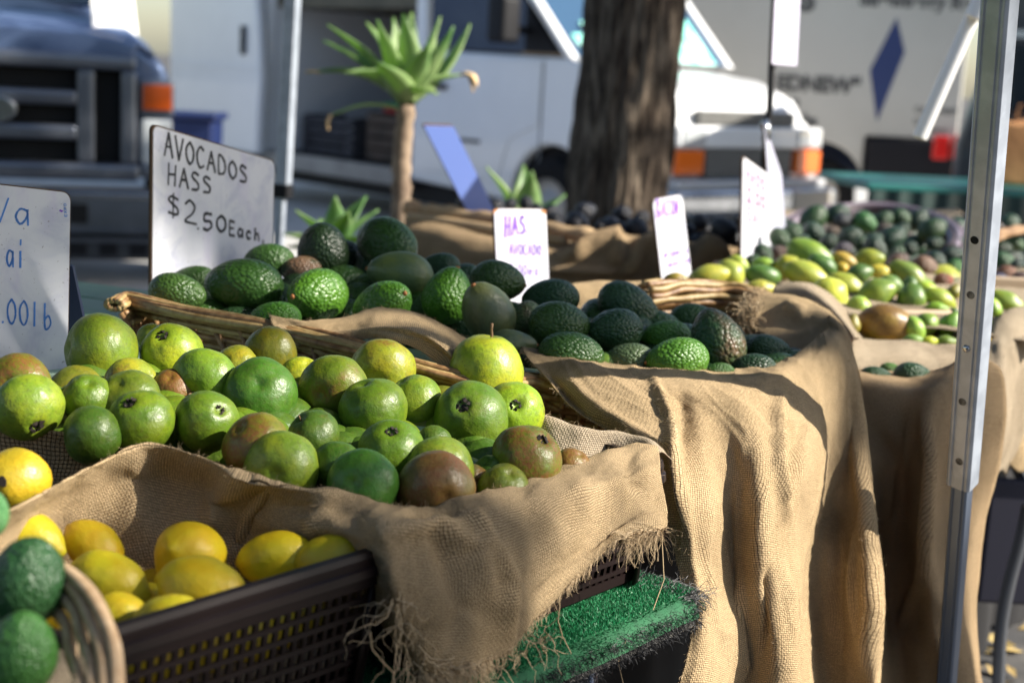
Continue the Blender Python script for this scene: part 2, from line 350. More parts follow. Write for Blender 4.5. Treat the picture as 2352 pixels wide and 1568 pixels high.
sl = V.slab([(-5.75, .46), (-4.02, .46), (-3.98, 1.2), (-4.04, 1.7), (-4.12, 2.25), (-5.75, 2.25)], -.16, -.06).build('sliding_door', M_WHITE, van, bevel=.03, seg=3)
V.box(-4.30, -4.24, -.20, -.165, 1.42, 1.70).build('handle', M_DARK, sl, bevel=.01)
V.slab([(-5.7, 1.275), (-4.06, 1.275), (-4.07, 1.30), (-5.7, 1.30)], -.172, -.162).build('crease', M_WHITE, sl, bevel=.004)
# nose
V.box(1.13, 1.19, .35, 1.52, 1.09, 1.20).build('upper_grille', M_MESH, van, bevel=.01)
V.box(1.08, 1.22, .10, 1.87, .92, 1.085).build('headlamp_bar', M_WHITE, van, bevel=.025)
V.box(1.08, 1.20, .45, 1.50, .70, .915).build('lower_grille', M_MESH, van)
for y0, y1 in ((.10, .42), (1.56, 1.88)):
    V.box(1.06, 1.215, y0, y1, .72, .91).build('turn_signal', M_AMBER, van, bevel=.02)
for y0, y1 in ((.14, .40), (1.54, 1.84)):
    V.box(1.20, 1.235, y0, y1, .94, 1.07).build('headlight', M_LAMP, van, bevel=.015)
V.box(1.1, 1.36, -.02, 1.95, .42, .62).build('bumper', M_CHROME, van, bevel=.05, seg=3)
V.box(1.12, 1.30, .05, 1.86, .62, .69).build('bumper_cover', mat('bumper_grey', (.45, .46, .48), .4), van, bevel=.02)
V.box(1.25, 1.37, 1.35, 1.85, .44, .60).build('licence_plate_holder', mat('tan_plate', (.45, .40, .33), .6), van)
wheel(V, 0, -.02, .375, .26, van); wheel(V, 0, 1.75, .375, .26, van); wheel(V, -4.6, -.02, .375, .26, van)
# papers and cloth on the dashboard, seen through the glass line
M_TEAL = noisy('teal_paper', (.25, .75, .62), (.55, .85, .80), 7, .7, lo=.45, hi=.55)
for i in range(9):
    y = .2 + i * .17; a = .18 * (i % 3)
    m_ = MB(); m_.quad(V(.145 - a * .0, y, 1.545), V(.145, y + .2, 1.55), V(-.05 - a * .6, y + .22, 1.74 + a * .55), V(-.04 - a * .5, y - .02, 1.72 + a * .6))
    o = m_.build('dashboard_paper', M_TEAL, van); o.modifiers.new('s', 'SOLIDIFY').thickness = .003

# things in the open van
for (x0, x1, y0, z0, z1, col, lab, nm, cat) in (
    (-2.9, -1.9, .35, .505, .95, (.05, .035, .025), 'brown wooden crate on the floor of the open van', 'wooden_crate', 'crate'),
    (-3.9, -3.05, .3, .505, .88, (.03, .03, .035), 'black crate beside the brown crate inside the open van', 'plastic_crate', 'crate')):
    e = thing(nm, V((x0 + x1) / 2, y0 + .25, z0), lab, cat); mm = noisy(nm, col, tuple(c * 1.8 for c in col), 6, .8)
    for k in range(4):
        zz = z0 + .005 + (z1 - z0) / 4 * k; V.box(x0, x1, y0, y0 + .03, zz, zz + (z1 - z0) / 4 - .02).build('slat', mm, e)
    V.box(x0, x0 + .04, y0 + .03, y0 + .5, z0, z1).build('side', mm, e); V.box(x1 - .04, x1, y0 + .03, y0 + .5, z0, z1).build('side', mm, e); V.box(x0 + .04, x1 - .04, y0 + .03, y0 + .5, z0 + .002, z0 + .03).build('base', mm, e)
bd = thing('folded_cloth', V(-2.4, .6, .955), 'red and green folded cloth lying on the brown crate in the van', 'cloth')
V.box(-2.75, -2.05, .42, .8, .955, 1.0).build('cloth_layer', mat('red_cloth', (.35, .03, .03), .8), bd, bevel=.015); V.box(-2.8, -2.1, .44, .8, 1.002, 1.05).build('cloth_layer', mat('green_cloth', (.02, .2, .08), .8), bd, bevel=.015)
# blue bin behind the pickup headlamp
bb = WY(425, 300, 10.5); e = thing('blue_bin', (bb.x, bb.y, 0), 'dark blue plastic bin standing beyond the pickup headlamp', 'bin')
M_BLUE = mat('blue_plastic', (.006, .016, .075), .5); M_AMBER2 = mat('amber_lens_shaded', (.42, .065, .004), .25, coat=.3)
p = [(-.17, 0), (.17, 0), (.2, .93), (-.2, .93)]
MB().prism(p, Vector((bb.x, bb.y, 0)), X1, Z, Y1 * .4).build('bin_body', M_BLUE, e, bevel=.02); MB().box((bb.x - .23, bb.y - .03, .932), X1 * .46, Y1 * .46, Z * .05).build('lid', M_BLUE, e, bevel=.015)

# ---- pickup truck on the left, facing the camera
T = LF((-1.175 * .0 + 0, 8.2, 0), (.32, -.947, 0), (.947, .32, 0)); T.o = Vector((WY(-12, 270, 8.2).x, 8.2, .05))
M_TBLUE = noisy('metallic_blue', (.13, .19, .33), (.10, .15, .28), 2, .28, metal=.35, coat=.7)
M_TSIL = noisy('silver_trim', (.19, .21, .245), (.15, .165, .20), 3, .3, metal=.7)
tr = thing('pickup_truck', T(-1, 0, 0), 'blue pickup truck with chrome grille at the left edge, facing the stall', 'pickup truck')
def mir(f):
    for s in (1, -1): f(s)
T.front([(-.98, .62), (.98, .62), (1.0, 1.12), (.96, 1.28), (.80, 1.41), (.5, 1.47), (0, 1.49), (-.5, 1.47), (-.80, 1.41), (-.96, 1.28), (-1.0, 1.12)], -.9, -.12).build('front_clip', M_TBLUE, tr, bevel=.06, seg=4)
T.front([(-.76, 1.30), (.76, 1.30), (.80, 1.40), (.5, 1.46), (0, 1.48), (-.5, 1.46), (-.80, 1.40)], -.12, .02).build('hood_lip', M_TBLUE, tr, bevel=.025, seg=3)
hd = MB()
for i, (x, dz, wd_) in enumerate(((-.1, 0, 1), (-.8, .08, .98), (-2.05, .19, .92))):
    for y, z in ((-.9, 1.34), (-.78, 1.42), (-.4, 1.475), (0, 1.49), (.4, 1.475), (.78, 1.42), (.9, 1.34)): hd.v.append(tuple(T(x, y * wd_, z + dz)))
for i in range(2):
    for k in range(6): hd.f.append((i * 7 + k, i * 7 + k + 1, i * 7 + k + 8, i * 7 + k + 7))
o = hd.build('hood', M_TBLUE, tr, smooth=True); o.modifiers.new('s', 'SOLIDIFY').thickness = .02
T.box(-2.1, -.9, -.93, .93, .6, 1.25).build('fender', M_TBLUE, tr, bevel=.05)
T.slab([(-2.1, 1.0), (-2.05, 1.64), (-2.75, 2.2), (-5, 2.2), (-5, .6), (-2.2, .6)], -.85, .85).build('cab', M_TBLUE, tr, bevel=.05)
T.slab([(-2.04, 1.67), (-2.74, 2.19), (-2.75, 2.2), (-2.05, 1.685)], -.75, .75).build('windscreen', M_GLASS, tr)
# grille: dark recess, bars, surround
T.box(-.13, -.05, -.74, .74, .64, 1.27).build('grille_recess', mat('recess_black', (.004, .004, .004), .9), tr)
T.box(-.05, .06, -.78, .78, 1.24, 1.33).build('grille_surround', M_TSIL, tr, bevel=.025)
T.box(-.05, .06, -.80, .80, .60, .70).build('grille_surround', M_TSIL, tr, bevel=.025)
for s in (1, -1):
    T.box(-.05, .05, s * .74 - .045, s * .74 + .045, .70, 1.24).build('grille_surround', M_TSIL, tr, bevel=.02)
    T.box(-.05, .04, s * .50 - .05, s * .50 + .05, .70, 1.24).build('grille_bar', M_TSIL, tr, bevel=.02)
for z in (.83, 1.03): T.box(-.04, .05, -.45, .45, z, z + .085).build('grille_bar', M_TSIL, tr, bevel=.02)
em = MB(); em.prism([(.12 * math.cos(a), .075 * math.sin(a)) for a in np.linspace(0, 6.283, 25)[:-1]], T(.05, 0, .995), T.n, Z, T.d * .03).build('emblem', M_CHROME, tr, bevel=.008)
for s in (1, -1):
    T.box(-.08, .03, s * .90 - .10, s * .90 + .10, .98, 1.20).build('lamp_housing', M_TSIL, tr, bevel=.02)
    h = T.box(.03, .05, s * .90 - .085, s * .90 + .085, 1.02, 1.17).build('turn_signal', M_AMBER2, tr, bevel=.01)
    T.box(-.08, .02, s * .90 - .09, s * .90 + .09, .70, .97).build('headlight', M_LAMP, tr, bevel=.02)
    T.box(-.06, .03, s * .90 - .10, s * .90 + .10, .62, .70).build('lamp_trim', M_TSIL, tr, bevel=.015)
bp = T.box(-.10, .22, -1.02, 1.02, .30, .56).build('bumper', noisy('bumper_chrome', (.20, .22, .25), (.13, .15, .17), 3, .35, metal=.8), tr, bevel=.05, seg=3)
T.box(.22, .235, -1.0, 1.0, .515, .545).build('bumper_ridge', M_CHROME, bp, bevel=.005)
T.box(.2, .235, .40, .50, .37, .48).build('bumper_slot', mat('slot_black', (.004, .004, .004), .9), bp)
T.box(.0, .12, -.9, .9, .14, .29).build('air_dam', mat('air_dam', (.04, .043, .048), .5), tr, bevel=.02)
for y in (.45, .62, .79): T.box(.115, .126, y - .05, y + .05, .17, .24).build('air_slot', M_DARK, tr)
T.box(.10, .13, -.9, .9, .25, .275).build('air_dam_ridge', M_TSIL, tr, bevel=.004)
wheel(LF(T.o, (0, 1, 0), (-1, 0, 0)), .9, -.98, .40, .27, tr); wheel(LF(T.o, (0, 1, 0), (1, 0, 0)), .9, -.98, .40, .27, tr)

# ---- white panel with brown writing behind the pickup hood

def plq(x, y): return WY(x, y, 8.75 + (x - 215) * .0085)
wb = thing('placard', plq(290, 150), 'bright white placard with faded reddish lettering leaning on the blue pickup hood', 'placard')
pp_ = [plq(x, y) for x, y in ((205, -150), (290, -150), (306, 20), (318, 110), (330, 166), (285, 150), (240, 112), (212, 100))]
MB().add(pp_ + [q + Y1 * .03 for q in pp_], [tuple(range(8)), tuple(range(8, 16))[::-1]] + [(i, (i + 1) % 8, (i + 1) % 8 + 8, i + 8) for i in range(8)]).build('panel', mat('bright_white', (.8, .8, .8), .5), wb)
M_BRN = mat('reddish_print', (.45, .22, .15), .7)
def text(body, size, org, ex, ez, m, parent, name='lettering', bold=.0, ital=0):
    cu = bpy.data.curves.new('text', 'FONT'); cu.body = body; cu.size = size; cu.offset = bold; cu.extrude = .0; cu.shear = ital
    t = bpy.data.objects.new('t', cu); me = bpy.data.meshes.new_from_object(t); bpy.data.objects.remove(t)
    ex = Vector(ex).normalized(); ez = Vector(ez).normalized(); ey = ez.cross(ex) * -1
    Mx = Matrix(((ex.x, ez.x, ey.x, org[0]), (ex.y, ez.y, ey.y, org[1]), (ex.z, ez.z, ey.z, org[2]), (0, 0, 0, 1)))
    me.transform(Mx); return link(name, me, m, parent)
lx = (plq(300, 80) - plq(230, 80)).normalized(); text('ons', .22, plq(236, 82) - Y1 * .012, lx, Z, M_BRN, wb, bold=.01)

# ---- step van with diamond on the right
D0 = Vector((1.2, 14.2, 0)); Dd = Vector((.975, -.22, 0)).normalized(); Dn = Vector((.22, .975, 0)).normalized(); D = LF(D0, Dd, Dn)
M_TRK = noisy('truck_beige_white', (.50, .49, .46), (.46, .45, .42), 1.2, .5)
sv = thing('step_van', D(1.7, 1, 0), 'pale step van with a blue diamond on its side, right background', 'van')
def dx(px): # distance along the side for a pixel column at mid height
    d = ray(px, 200); t = (D0 - CAM_LOC).cross(Vector((Dd.x, Dd.y, 0))).z / Vector((d.x, d.y, 0)).cross(Vector((Dd.x, Dd.y, 0))).z
    return (CAM_LOC + d * t - D0).dot(Dd)
def dpt(px, py, off=.004):
    d = ray(px, py); q = D0 - Dn * off; return CAM_LOC + d * ((q - CAM_LOC).dot(Dn) / d.dot(Dn))
xr = dx(2212); xw = dx(1896)
za = .52; arch = [(xw + .46 * math.cos(a), .40 + .50 * math.sin(a)) for a in np.linspace(math.pi, 0, 15)]
zb = dpt(2150, 322).z
arch = [(x, z) for x, z in arch if z > za]
body = [(-1.2, za)] + arch + [(arch[-1][0] + .001, zb), (xr, zb), (xr, 3.0), (-1.2, 3.0)]
D.slab(body, 0, 2.1).build('side_panel', M_TRK, sv, bevel=.02)
D.box(arch[-1][0] + .02, xr, -.05, 2.0, zb - .42, zb - .01).build('lower_skirt', mat('skirt_black', (.008, .008, .012), .6, spec=.25), sv, bevel=.03)
D.box(xr - .05, xr + .9, -.1, 2.1, zb - .52, zb - .40).build('rear_bumper', M_DARK, sv, bevel=.02)
for px in (2160, 2205): q = dpt(px, 342, .06); s = (q - D0).dot(Dd); D.box(s - .075, s + .075, -.085, -.045, q.z - .1, q.z + .12).build('tail_light', M_RED, sv, bevel=.02)
q = dpt(2218, 356, .09); s = (q - D0).dot(Dd); D.box(s - .06, s + .12, -.11, -.06, q.z - .035, q.z + .03).build('reflector', mat('white_lens', (.8, .8, .8), .3), sv, bevel=.01)
wheel(D, xw, .03, .375, .26, sv); wheel(D, xw, 1.7, .375, .26, sv)
M_NAVY = mat('navy_print', (.022, .04, .14), .5); M_GREYP = mat('grey_print', (.09, .09, .09), .6)
dm = MB(); dm.add([dpt(2060, 40), dpt(2078, 120), dpt(2014, 281), dpt(1998, 162)], [(0, 1, 2, 3)]); dm.build('diamond_emblem', M_NAVY, sv)
def dtext(b, px, py, h, bold=.01, wpx=None):
    o = dpt(px, py, .006); return text(b, h, o, Dd, Z, M_GREYP, sv, bold=bold)
dtext('EDNEW"', 1782, 205, .20, .012); dtext('ation', 1770, 240, .13); dtext('ion Jobs', 1765, 282, .14); dtext('Strawberry Ranch', 1975, 12, .17, .008, )
for i, (x, y, n) in enumerate(((2100, 258, 'CA 0214587'), (2098, 285, 'Lic'), (2118, 303, 'Market'))): dtext(n, x, y, .075, .002)
dtext('S', 1835, 22, .30, .02)
# dark van at the right edge
E0 = WY(2262, 100, 9.6); K = LF((E0.x, E0.y, 0), (.94, -.35, 0), (.35, .94, 0))
M_DKV = noisy('dark_van_paint', (.02, .023, .03), (.03, .035, .045), 1, .3, coat=.5)
dv = thing('dark_van', K(1.5, 1, 0), 'dark van with tinted window at the right edge behind the pole', 'van')
K.slab([(-.12, .5), (3.5, .5), (3.5, 1.5), (3.4, 2.4), (.1, 2.4), (-.02, 1.5), (-.12, 1.1)], 0, 1.9).build('van_body', M_DKV, dv, bevel=.06, seg=3)
K.slab([(.08, 1.30), (1.2, 1.30), (1.2, 1.75), (.16, 1.75)], -.012, -.001).build('side_window', M_GLASS, dv)
K.box(0, 3.4, -.02, -.001, 1.80, 1.85).build('chrome_strip', M_CHROME, dv); wheel(K, .8, -.03, .36, .24, dv)
# further white vehicle between van hood and step van
F0 = WY(1590, 120, 14.6); Fk = LF((F0.x, F0.y, 0), (1, .1, 0), (-.1, 1, 0))
fv = thing('parked_car', Fk(.8, .8, 0), 'white roofed vehicle with dark blue windows between the van hood and the step van', 'car')
Fk.slab([(-.5, .4), (1.9, .4), (1.9, 1.30), (-.5, 1.30)], 0, 1.8).build('car_body', mat('navy_paint', (.03, .05, .12), .3, coat=.6), fv, bevel=.05)
Fk.slab([(-.3, 1.31), (1.9, 1.31), (1.9, 1.83), (-.05, 1.83)], .05, 1.7).build('window_band', M_GLASS, fv)
Fk.slab([(.55, 1.35), (.9, 1.35), (.75, 1.75), (.6, 1.75)], .03, .048).build('painted_window_reflection', mat('teal_reflection', (.02, .12, .16), .4), fv)  # teal slab paints a reflection onto the window
Fk.slab([(-.25, 1.84), (1.9, 1.84), (1.9, 2.9), (-.2, 2.9)], -.05, 1.8).build('roof_box', M_WHITE, fv, bevel=.04)
wheel(Fk, .2, -.02, .33, .22, fv)

# ---- tree trunk
def trunk(base, top, r0, r1, mt, parent, name='trunk', nv=96, nh=110, rid=.24):
    base, top = Vector(base), Vector(top); mb = MB(); ax = top - base; ux = ax.orthogonal().normalized(); uy = ax.normalized().cross(ux)
    for j in range(nh):
        t = j / (nh - 1); c = base + ax * t; r = r0 + (r1 - r0) * t + .03 * math.exp(-t * 9)
        for k in range(nv):
            a = 2 * math.pi * k / nv; q = Vector((math.cos(a) * 2.2, math.sin(a) * 2.2, t * ax.length * .55))
            n1 = abs(noise.noise(q * 3.1)) + .6 * abs(noise.noise(q * 6.7 + Vector((3, 1, 7))))
            mb.v.append(tuple(c + (ux * math.cos(a) + uy * math.sin(a)) * (r * (1 + .06 * noise.noise(q * .6)) + rid * r * (n1 - .3))))
    for j in range(nh - 1):
        for k in range(nv): mb.f.append((j * nv + k, j * nv + (k + 1) % nv, (j + 1) * nv + (k + 1) % nv, (j + 1) * nv + k))
    return mb.build(name, mt, parent, smooth=True)
M_BARK = mat('bark', (.2, .15, .1), .95, spec=.2); g = NG(M_BARK); v_ = g.scaleuv(g.tc(), (1, 1, .16)); n_ = g.noise(v_, 34, 6, .65); n2_ = g.noise(v_, 14, 3)
g.l(g.mix(g.ramp(n_, .35, .65), (.022, .015, .011), g.mix(g.ramp(n2_, .4, .6), (.105, .080, .060), (.22, .175, .13))), g.b.inputs['Base Color']); g.l(g.bump(n_, 1, .02), g.b.inputs['Normal'])
tb = WY(1418, 480, 6.9); tt = WY(1462, 0, 6.9); dirn = (tt - tb).normalized(); tb0 = tb - dirn * (tb.z / dirn.z); ttop = tb0 + dirn * 4.2
tree = thing('street_tree', tb0, 'rough barked tree trunk rising between the white van and the stall', 'tree')
trunk(tb0, ttop, .232, .205, M_BARK, tree)
M_FOL = noisy('tree_leaf', (.035, .09, .02), (.06, .12, .03), 2, .6)
def crown(c, rad, n, s, parent, flat=.6, mt=None):
    lf = MB(); cl = [Vector((random.gauss(0, .45), random.gauss(0, .45), random.gauss(0, .35))) for _ in range(26)]
    for i in range(n):
        q = random.choice(cl); d = Vector((random.gauss(0, 1), random.gauss(0, 1), random.gauss(0, 1))).normalized() * random.uniform(.05, .32)
        p = Vector(c) + Vector(((q.x + d.x) * rad, (q.y + d.y) * rad, (q.z + d.z) * rad * flat)); a = Vector((random.gauss(0, 1), random.gauss(0, 1), random.gauss(0, .6))).normalized() * s; b = a.orthogonal().normalized() * s * .45
        lf.add([p - a, p + b, p + a, p - b], [(0, 1, 2, 3)])
    return lf.build('crown', mt or M_FOL, parent)
for k in range(6):
    a = k * 1.05; lm = MB(); q = ttop - dirn * .5; e = ttop + Vector((math.cos(a) * 1.9, math.sin(a) * 1.9, 1.7)); lm.tube([q, (q + e) / 2 + Vector((0, 0, -.15)), e], [.12, .08, .03], 8); lm.build('limb', M_BARK, tree, smooth=True)
crown(ttop + Vector((0, 0, 1.9)), 2.3, 7000, .09, tree)

# ---- agaves
def leaf(base, tip, wd, bend, mt, parent, cup=.35, name='leaf', n=10):
    base, tip = Vector(base), Vector(tip); ax = tip - base; L = ax.length; side = ax.cross(Z)
    if side.length < .05 * L: side = ax.cross(Y1)
    side.normalize(); nrm = side.cross(ax).normalized(); mb = MB()
    for i in range(n + 1):
        t = i / n; w_ = wd * (math.sin(math.pi * min(1, t * .78 + .18)) ** .9) * (1 - t ** 6) if t < 1 else .002
        c = base + ax * t + nrm * (bend * L * math.sin(math.pi * t))
        for s, o in ((-1, cup), (-.5, cup * .3), (0, 0), (.5, cup * .3), (1, cup)): mb.v.append(tuple(c + side * (s * w_ * .5) + nrm * (o * w_ * .5)))
    for i in range(n):
        for k in range(4): mb.f.append((i * 5 + k, i * 5 + k + 1, i * 5 + k + 6, i * 5 + k + 5))
    o = mb.build(name, mt, parent, smooth=True); sm = o.modifiers.new('s', 'SOLIDIFY'); sm.thickness = .006; return o
M_AG = mat('agave_leaf', (.18, .30, .12), .45); g = NG(M_AG); n_ = g.noise(g.tc(), 3.5, 3); g.l(g.mix(g.ramp(n_, .35, .65), (.10, .23, .07), (.38, .50, .22)), g.b.inputs['Base Color'])
tr_ = g.n('BsdfTranslucent'); tr_.inputs[0].default_value = (.35, .55, .08, 1); mx_ = g.n('MixShader'); mx_.inputs[0].default_value = .4; g.l(g.b.outputs[0], mx_.inputs[1]); g.l(tr_.outputs[0], mx_.inputs[2]); g.l(mx_.outputs[0], g.t.nodes['Material Output'].inputs[0])
M_AGD = mat('agave_dry_leaf', (.60, .42, .22), .7)
YA = 5.0; hc_ = WY(932, 240, YA); gb = WY(917, 512, YA); dd = (hc_ - gb).normalized(); gb0 = gb - dd * (gb.z / dd.z)
ag = thing('tree_agave', gb0, 'tall agave rosette on a thin bare stem in front of the white van', 'plant')
M_AST = noisy('agave_stem', (.30, .22, .15), (.16, .11, .075), 14, .9, bump=.6, bd=.006)
stm = MB(); ps = [gb0 + (hc_ - gb0) * (i / 40) + Vector((.004 * math.sin(i * .5), 0, 0)) for i in range(41)]
stm.tube(ps, [.029 + (.005 if i % 2 else 0) + .002 * math.sin(i * 2.3) + .010 * (1 - i / 40) for i in range(41)], 14); stm.build('stem', M_AST, ag, smooth=True)
for i, (x, y, dep, wd, bd_) in enumerate(((752, 55, -.02, .085, .05), (842, 50, .12, .085, .05), (868, 45, -.08, .10, -.03), (905, 40, .06, .07, 0), (928, 32, -.03, .11, .02), (945, 28, .1, .08, 0), (1010, 38, .04, .08, -.04), (1040, 60, -.1, .085, -.05), (1078, 55, .1, .085, -.1),
    (705, 165, .05, .085, .12), (742, 92, .14, .08, .06), (790, 165, -.2, .11, .12), (1062, 170, .0, .09, .10), (1005, 215, -.16, .085, .12), (985, 100, -.2, .09, .0), (870, 140, -.26, .11, .0), (1000, 90, .2, .08, 0))):
    leaf(hc_ + Vector((random.uniform(-.02, .02), 0, .0)), WY(x, y, YA + dep), wd * 1.0, bd_, M_AG, ag, cup=.5)
leaf(hc_ - Z * .02, WY(762, 262, YA - .1), .03, .10, M_AG, ag); leaf(WY(760, 262, YA - .1), WY(752, 300, YA - .1), .025, .1, M_AGD, ag)
o = leaf(WY(1058, 172, YA), WY(1098, 200, YA - .02), .045, .25, M_AGD, ag); tag(o, 'withered tan leaf tip drooping at the right'); leaf(WY(1072, 165, YA), WY(1088, 212, YA - .02), .02, .1, M_AGD, ag)
leaf(WY(735, 168, YA), WY(700, 165, YA), .02, .1, M_AGD, ag)
ag2b = WY(768, 590, 4.4)
def ground_agave(c, tips, lab, Y, wd=.08):
    e = thing('agave', (c.x, c.y, 0), lab, 'plant', 'low agaves behind the stall')
    s = MB(); s.tube([(c.x, c.y, 0), (c.x, c.y, c.z * .5), c], [.05, .045, .05], 10); s.build('stem', M_AST, e, smooth=True)
    for (x, y, dep) in tips: leaf(c, WY(x, y, Y + dep), wd, .05, M_AG, e, cup=.5)
ground_agave(ag2b, [(652, 535, .1), (680, 482, -.05), (705, 545, -.2), (735, 500, .15), (770, 450, 0), (800, 485, -.15), (840, 450, .1), (868, 480, 0), (850, 540, -.1), (720, 575, -.15), (660, 565, 0)], 'low bright green agave at the foot of the silver pole', 4.4, .075)
ag3 = WY(1205, 560, 5.2)
ground_agave(ag3, [(1118, 382, 0), (1203, 378, .1), (1222, 392, -.1), (1298, 446, .05), (1140, 455, .2), (1290, 520, 0)], 'agave with pointed pale leaf tips showing over the dark avocados', 5.2, .10)

# ---- poles
M_ALU = noisy('pole_aluminium', (.44, .49, .57), (.34, .38, .45), 25, .42, metal=.4, bump=.15, bd=.0006)
def pole(name, p_top, p_bot, wd, lab, Hs=(), face=None):
    ax = (p_top - p_bot).normalized(); b = p_bot - ax * (p_bot.z / ax.z)
    e = thing(name, b, lab, 'pole'); return e, ax, b
pt = WY(2297, 0, 1.84); pb = WY(2211, 1100, 2.10)
pole_r, ax, b0 = pole('canopy_pole', pt, pb, .04, 'thick silver tent pole with punched holes standing at the right')
fx = Vector((.80, .60, 0)); fx = (fx - ax * fx.dot(ax)).normalized(); fx = (Vector((1, .12, 0)) - ax * ax.dot(Vector((1, .12, 0)))).normalized(); fy = ax.cross(fx) * 1
if fy.y < 0: fy = -fy
hw = .0195
def profile(w1, w2, c):                     # rolled square tube section with shallow grooves
    return [(-w1 + c, -w2), (-w1 * .62, -w2), (-w1 * .60, -w2 + .0018), (-w1 * .48, -w2 + .0018), (-w1 * .46, -w2), (w1 * .46, -w2), (w1 * .48, -w2 + .0018), (w1 * .60, -w2 + .0018), (w1 * .62, -w2), (w1 - c, -w2), (w1, -w2 + c),
            (w1, w2 - c), (w1 - c, w2), (-w1 + c, w2), (-w1, w2 - c), (-w1, -w2 + c)]
rot = R(-48); gx = fx * math.cos(rot) + fy * math.sin(rot); gy = -fx * math.sin(rot) + fy * math.cos(rot)
sleeve = MB().prism(profile(hw, hw * .9, .004), pb - ax * .008, gx, gy, ax * ((2.25 - pb.z) / ax.z)).build('outer_sleeve', M_ALU, pole_r, bevel=.001)
MB().prism(profile(hw * .70, hw * .62, .003), b0, gx, gy, ax * 1.0).build('inner_leg', mat('leg_blue_grey', (.16, .20, .28), .45, metal=.6), pole_r, bevel=.001)
M_HOLE = mat('hole_dark', (.004, .004, .004), .9)
for (x, y, kind) in ((2238, 552, 0), (2229, 678, 1), (2219, 801, 2), (2210, 923, 1), (2203, 1060, 1), (2246, 430, -1)):
    if kind < 0: continue
    d = ray(x, y); n = gy; t = (pb - gy * (hw * .9 + .0006) - CAM_LOC).dot(n) / d.dot(n); q = CAM_LOC + d * t
    cc = [(.006 * math.cos(a), .006 * math.sin(a)) for a in np.linspace(0, 6.283, 21)[:-1]]
    if kind == 2:
        vs = []; fs = []
        for i in range(6):
            th = i / 5 * math.pi / 2
            for k in range(18): a = k / 18 * 6.283; vs.append(q + (gx * math.cos(a) + ax * math.sin(a)) * (.0055 * math.cos(th) + .0002) - gy * .0035 * math.sin(th))
        for i in range(5):
            for k in range(18): fs.append((i * 18 + k, i * 18 + (k + 1) % 18, (i + 1) * 18 + (k + 1) % 18, (i + 1) * 18 + k))
        MB().add(vs, fs).build('push_button', M_CHROME, pole_r, smooth=True)
    else:
        MB().prism(cc, q, gx, ax, gy * .0012).build('punched_hole', M_HOLE if kind == 0 else M_MESH, pole_r)
foot = MB().box(b0 - Vector((.06, .06, 0)), X1 * .12, Y1 * .12, Z * .006).build('foot_plate', M_ALU, pole_r)
# left pole
pt2 = WY(668, 0, 4.6); pb2 = WY(640, 560, 4.6)
pole_l, ax2, b2 = pole('canopy_pole', pt2, pb2, .04, 'thin silver tent pole rising in front of the van door opening')
sx2 = (X1 - ax2 * ax2.dot(X1)).normalized(); sy2 = ax2.cross(sx2); jz = WY(650, 440, 4.6)
rx = (sx2 * .966 - Y1 * .26); rx = (rx - ax2 * rx.dot(ax2)).normalized(); ry = ax2.cross(rx)
MB().prism(profile(.021, .021, .003), jz, rx, ry, ax2 * ((2.25 - jz.z) / ax2.z)).build('outer_sleeve', M_ALU, pole_l, bevel=.001)
MB().prism(profile(.014, .014, .002), b2, rx, ry, ax2 * ((jz - b2).length + .01)).build('inner_leg', M_ALU, pole_l, bevel=.001)
MB().box(jz - rx * .026 - ry * .026 - ax2 * .02, rx * .052, ry * .052, ax2 * .045).build('height_lock', M_DARK, pole_l, bevel=.004)
MB().box(b2 - Vector((.05, .05, 0)), X1 * .1, Y1 * .1, Z * .006).build('foot_plate', M_ALU, pole_l)
# canopy brace
b1 = WY(2268, -40, 3.3); b_2 = WY(2112, 318, 3.3)
br = thing('canopy_brace', b_2, 'bright white diagonal brace bar hanging beside the thick pole', 'brace')
axb = (b1 - b_2).normalized(); sxb = axb.cross(Y1).normalized()
MB().prism([(.017 * math.cos(a) * (1 if True else 1), .015 * math.sin(a)) for a in np.linspace(0, 6.283, 13)[:-1]], b_2, sxb, Y1, axb * ((b1 - b_2).length)).build('bar', mat('white_metal', (.8, .8, .8), .35), br, bevel=.003)
MB().prism([(.026 * math.cos(a), .022 * math.sin(a)) for a in np.linspace(0, 6.283, 13)[:-1]], WY(2240, 45, 3.27), sxb, Y1, axb * .12).build('joint_bracket', mat('white_joint', (.8, .8, .8), .4), br, bevel=.003)

# ---- green tables
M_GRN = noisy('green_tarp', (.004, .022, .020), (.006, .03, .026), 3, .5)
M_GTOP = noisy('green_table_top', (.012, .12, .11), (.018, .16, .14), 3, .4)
ga = WZ(1995, 420, .95); gb_ = WZ(2420, 440, .95); e = thing('covered_table', ((ga + gb_) / 2) * Vector((1, 1, 0)).x if False else Vector(((ga.x + gb_.x) / 2, ga.y, 0)), 'table under a dark green cover behind the far baskets', 'table')
u = Vector((gb_.x - ga.x, gb_.y - ga.y, 0)); u.normalize(); nn = Vector((-u.y, u.x, 0)); Ls = (gb_ - ga).length
MB().box(ga - Z * .04, u * Ls * 1.4, nn * .8, Z * .04).build('table_top', M_GTOP, e, bevel=.01)
sk = MB()
for i in range(61):
    t = i / 60 * Ls * 1.4; o_ = .025 * math.sin(i * 1.1) + .01 * math.sin(i * 2.7)
    sk.v.append(tuple(ga + u * t - nn * .004 - Z * .035)); sk.v.append(tuple(ga + u * t - nn * (.02 + o_) - Z * .9))
for i in range(60): sk.f.append((2 * i, 2 * i + 1, 2 * i + 3, 2 * i + 2))
sk.build('skirt', M_GRN, e, smooth=True)
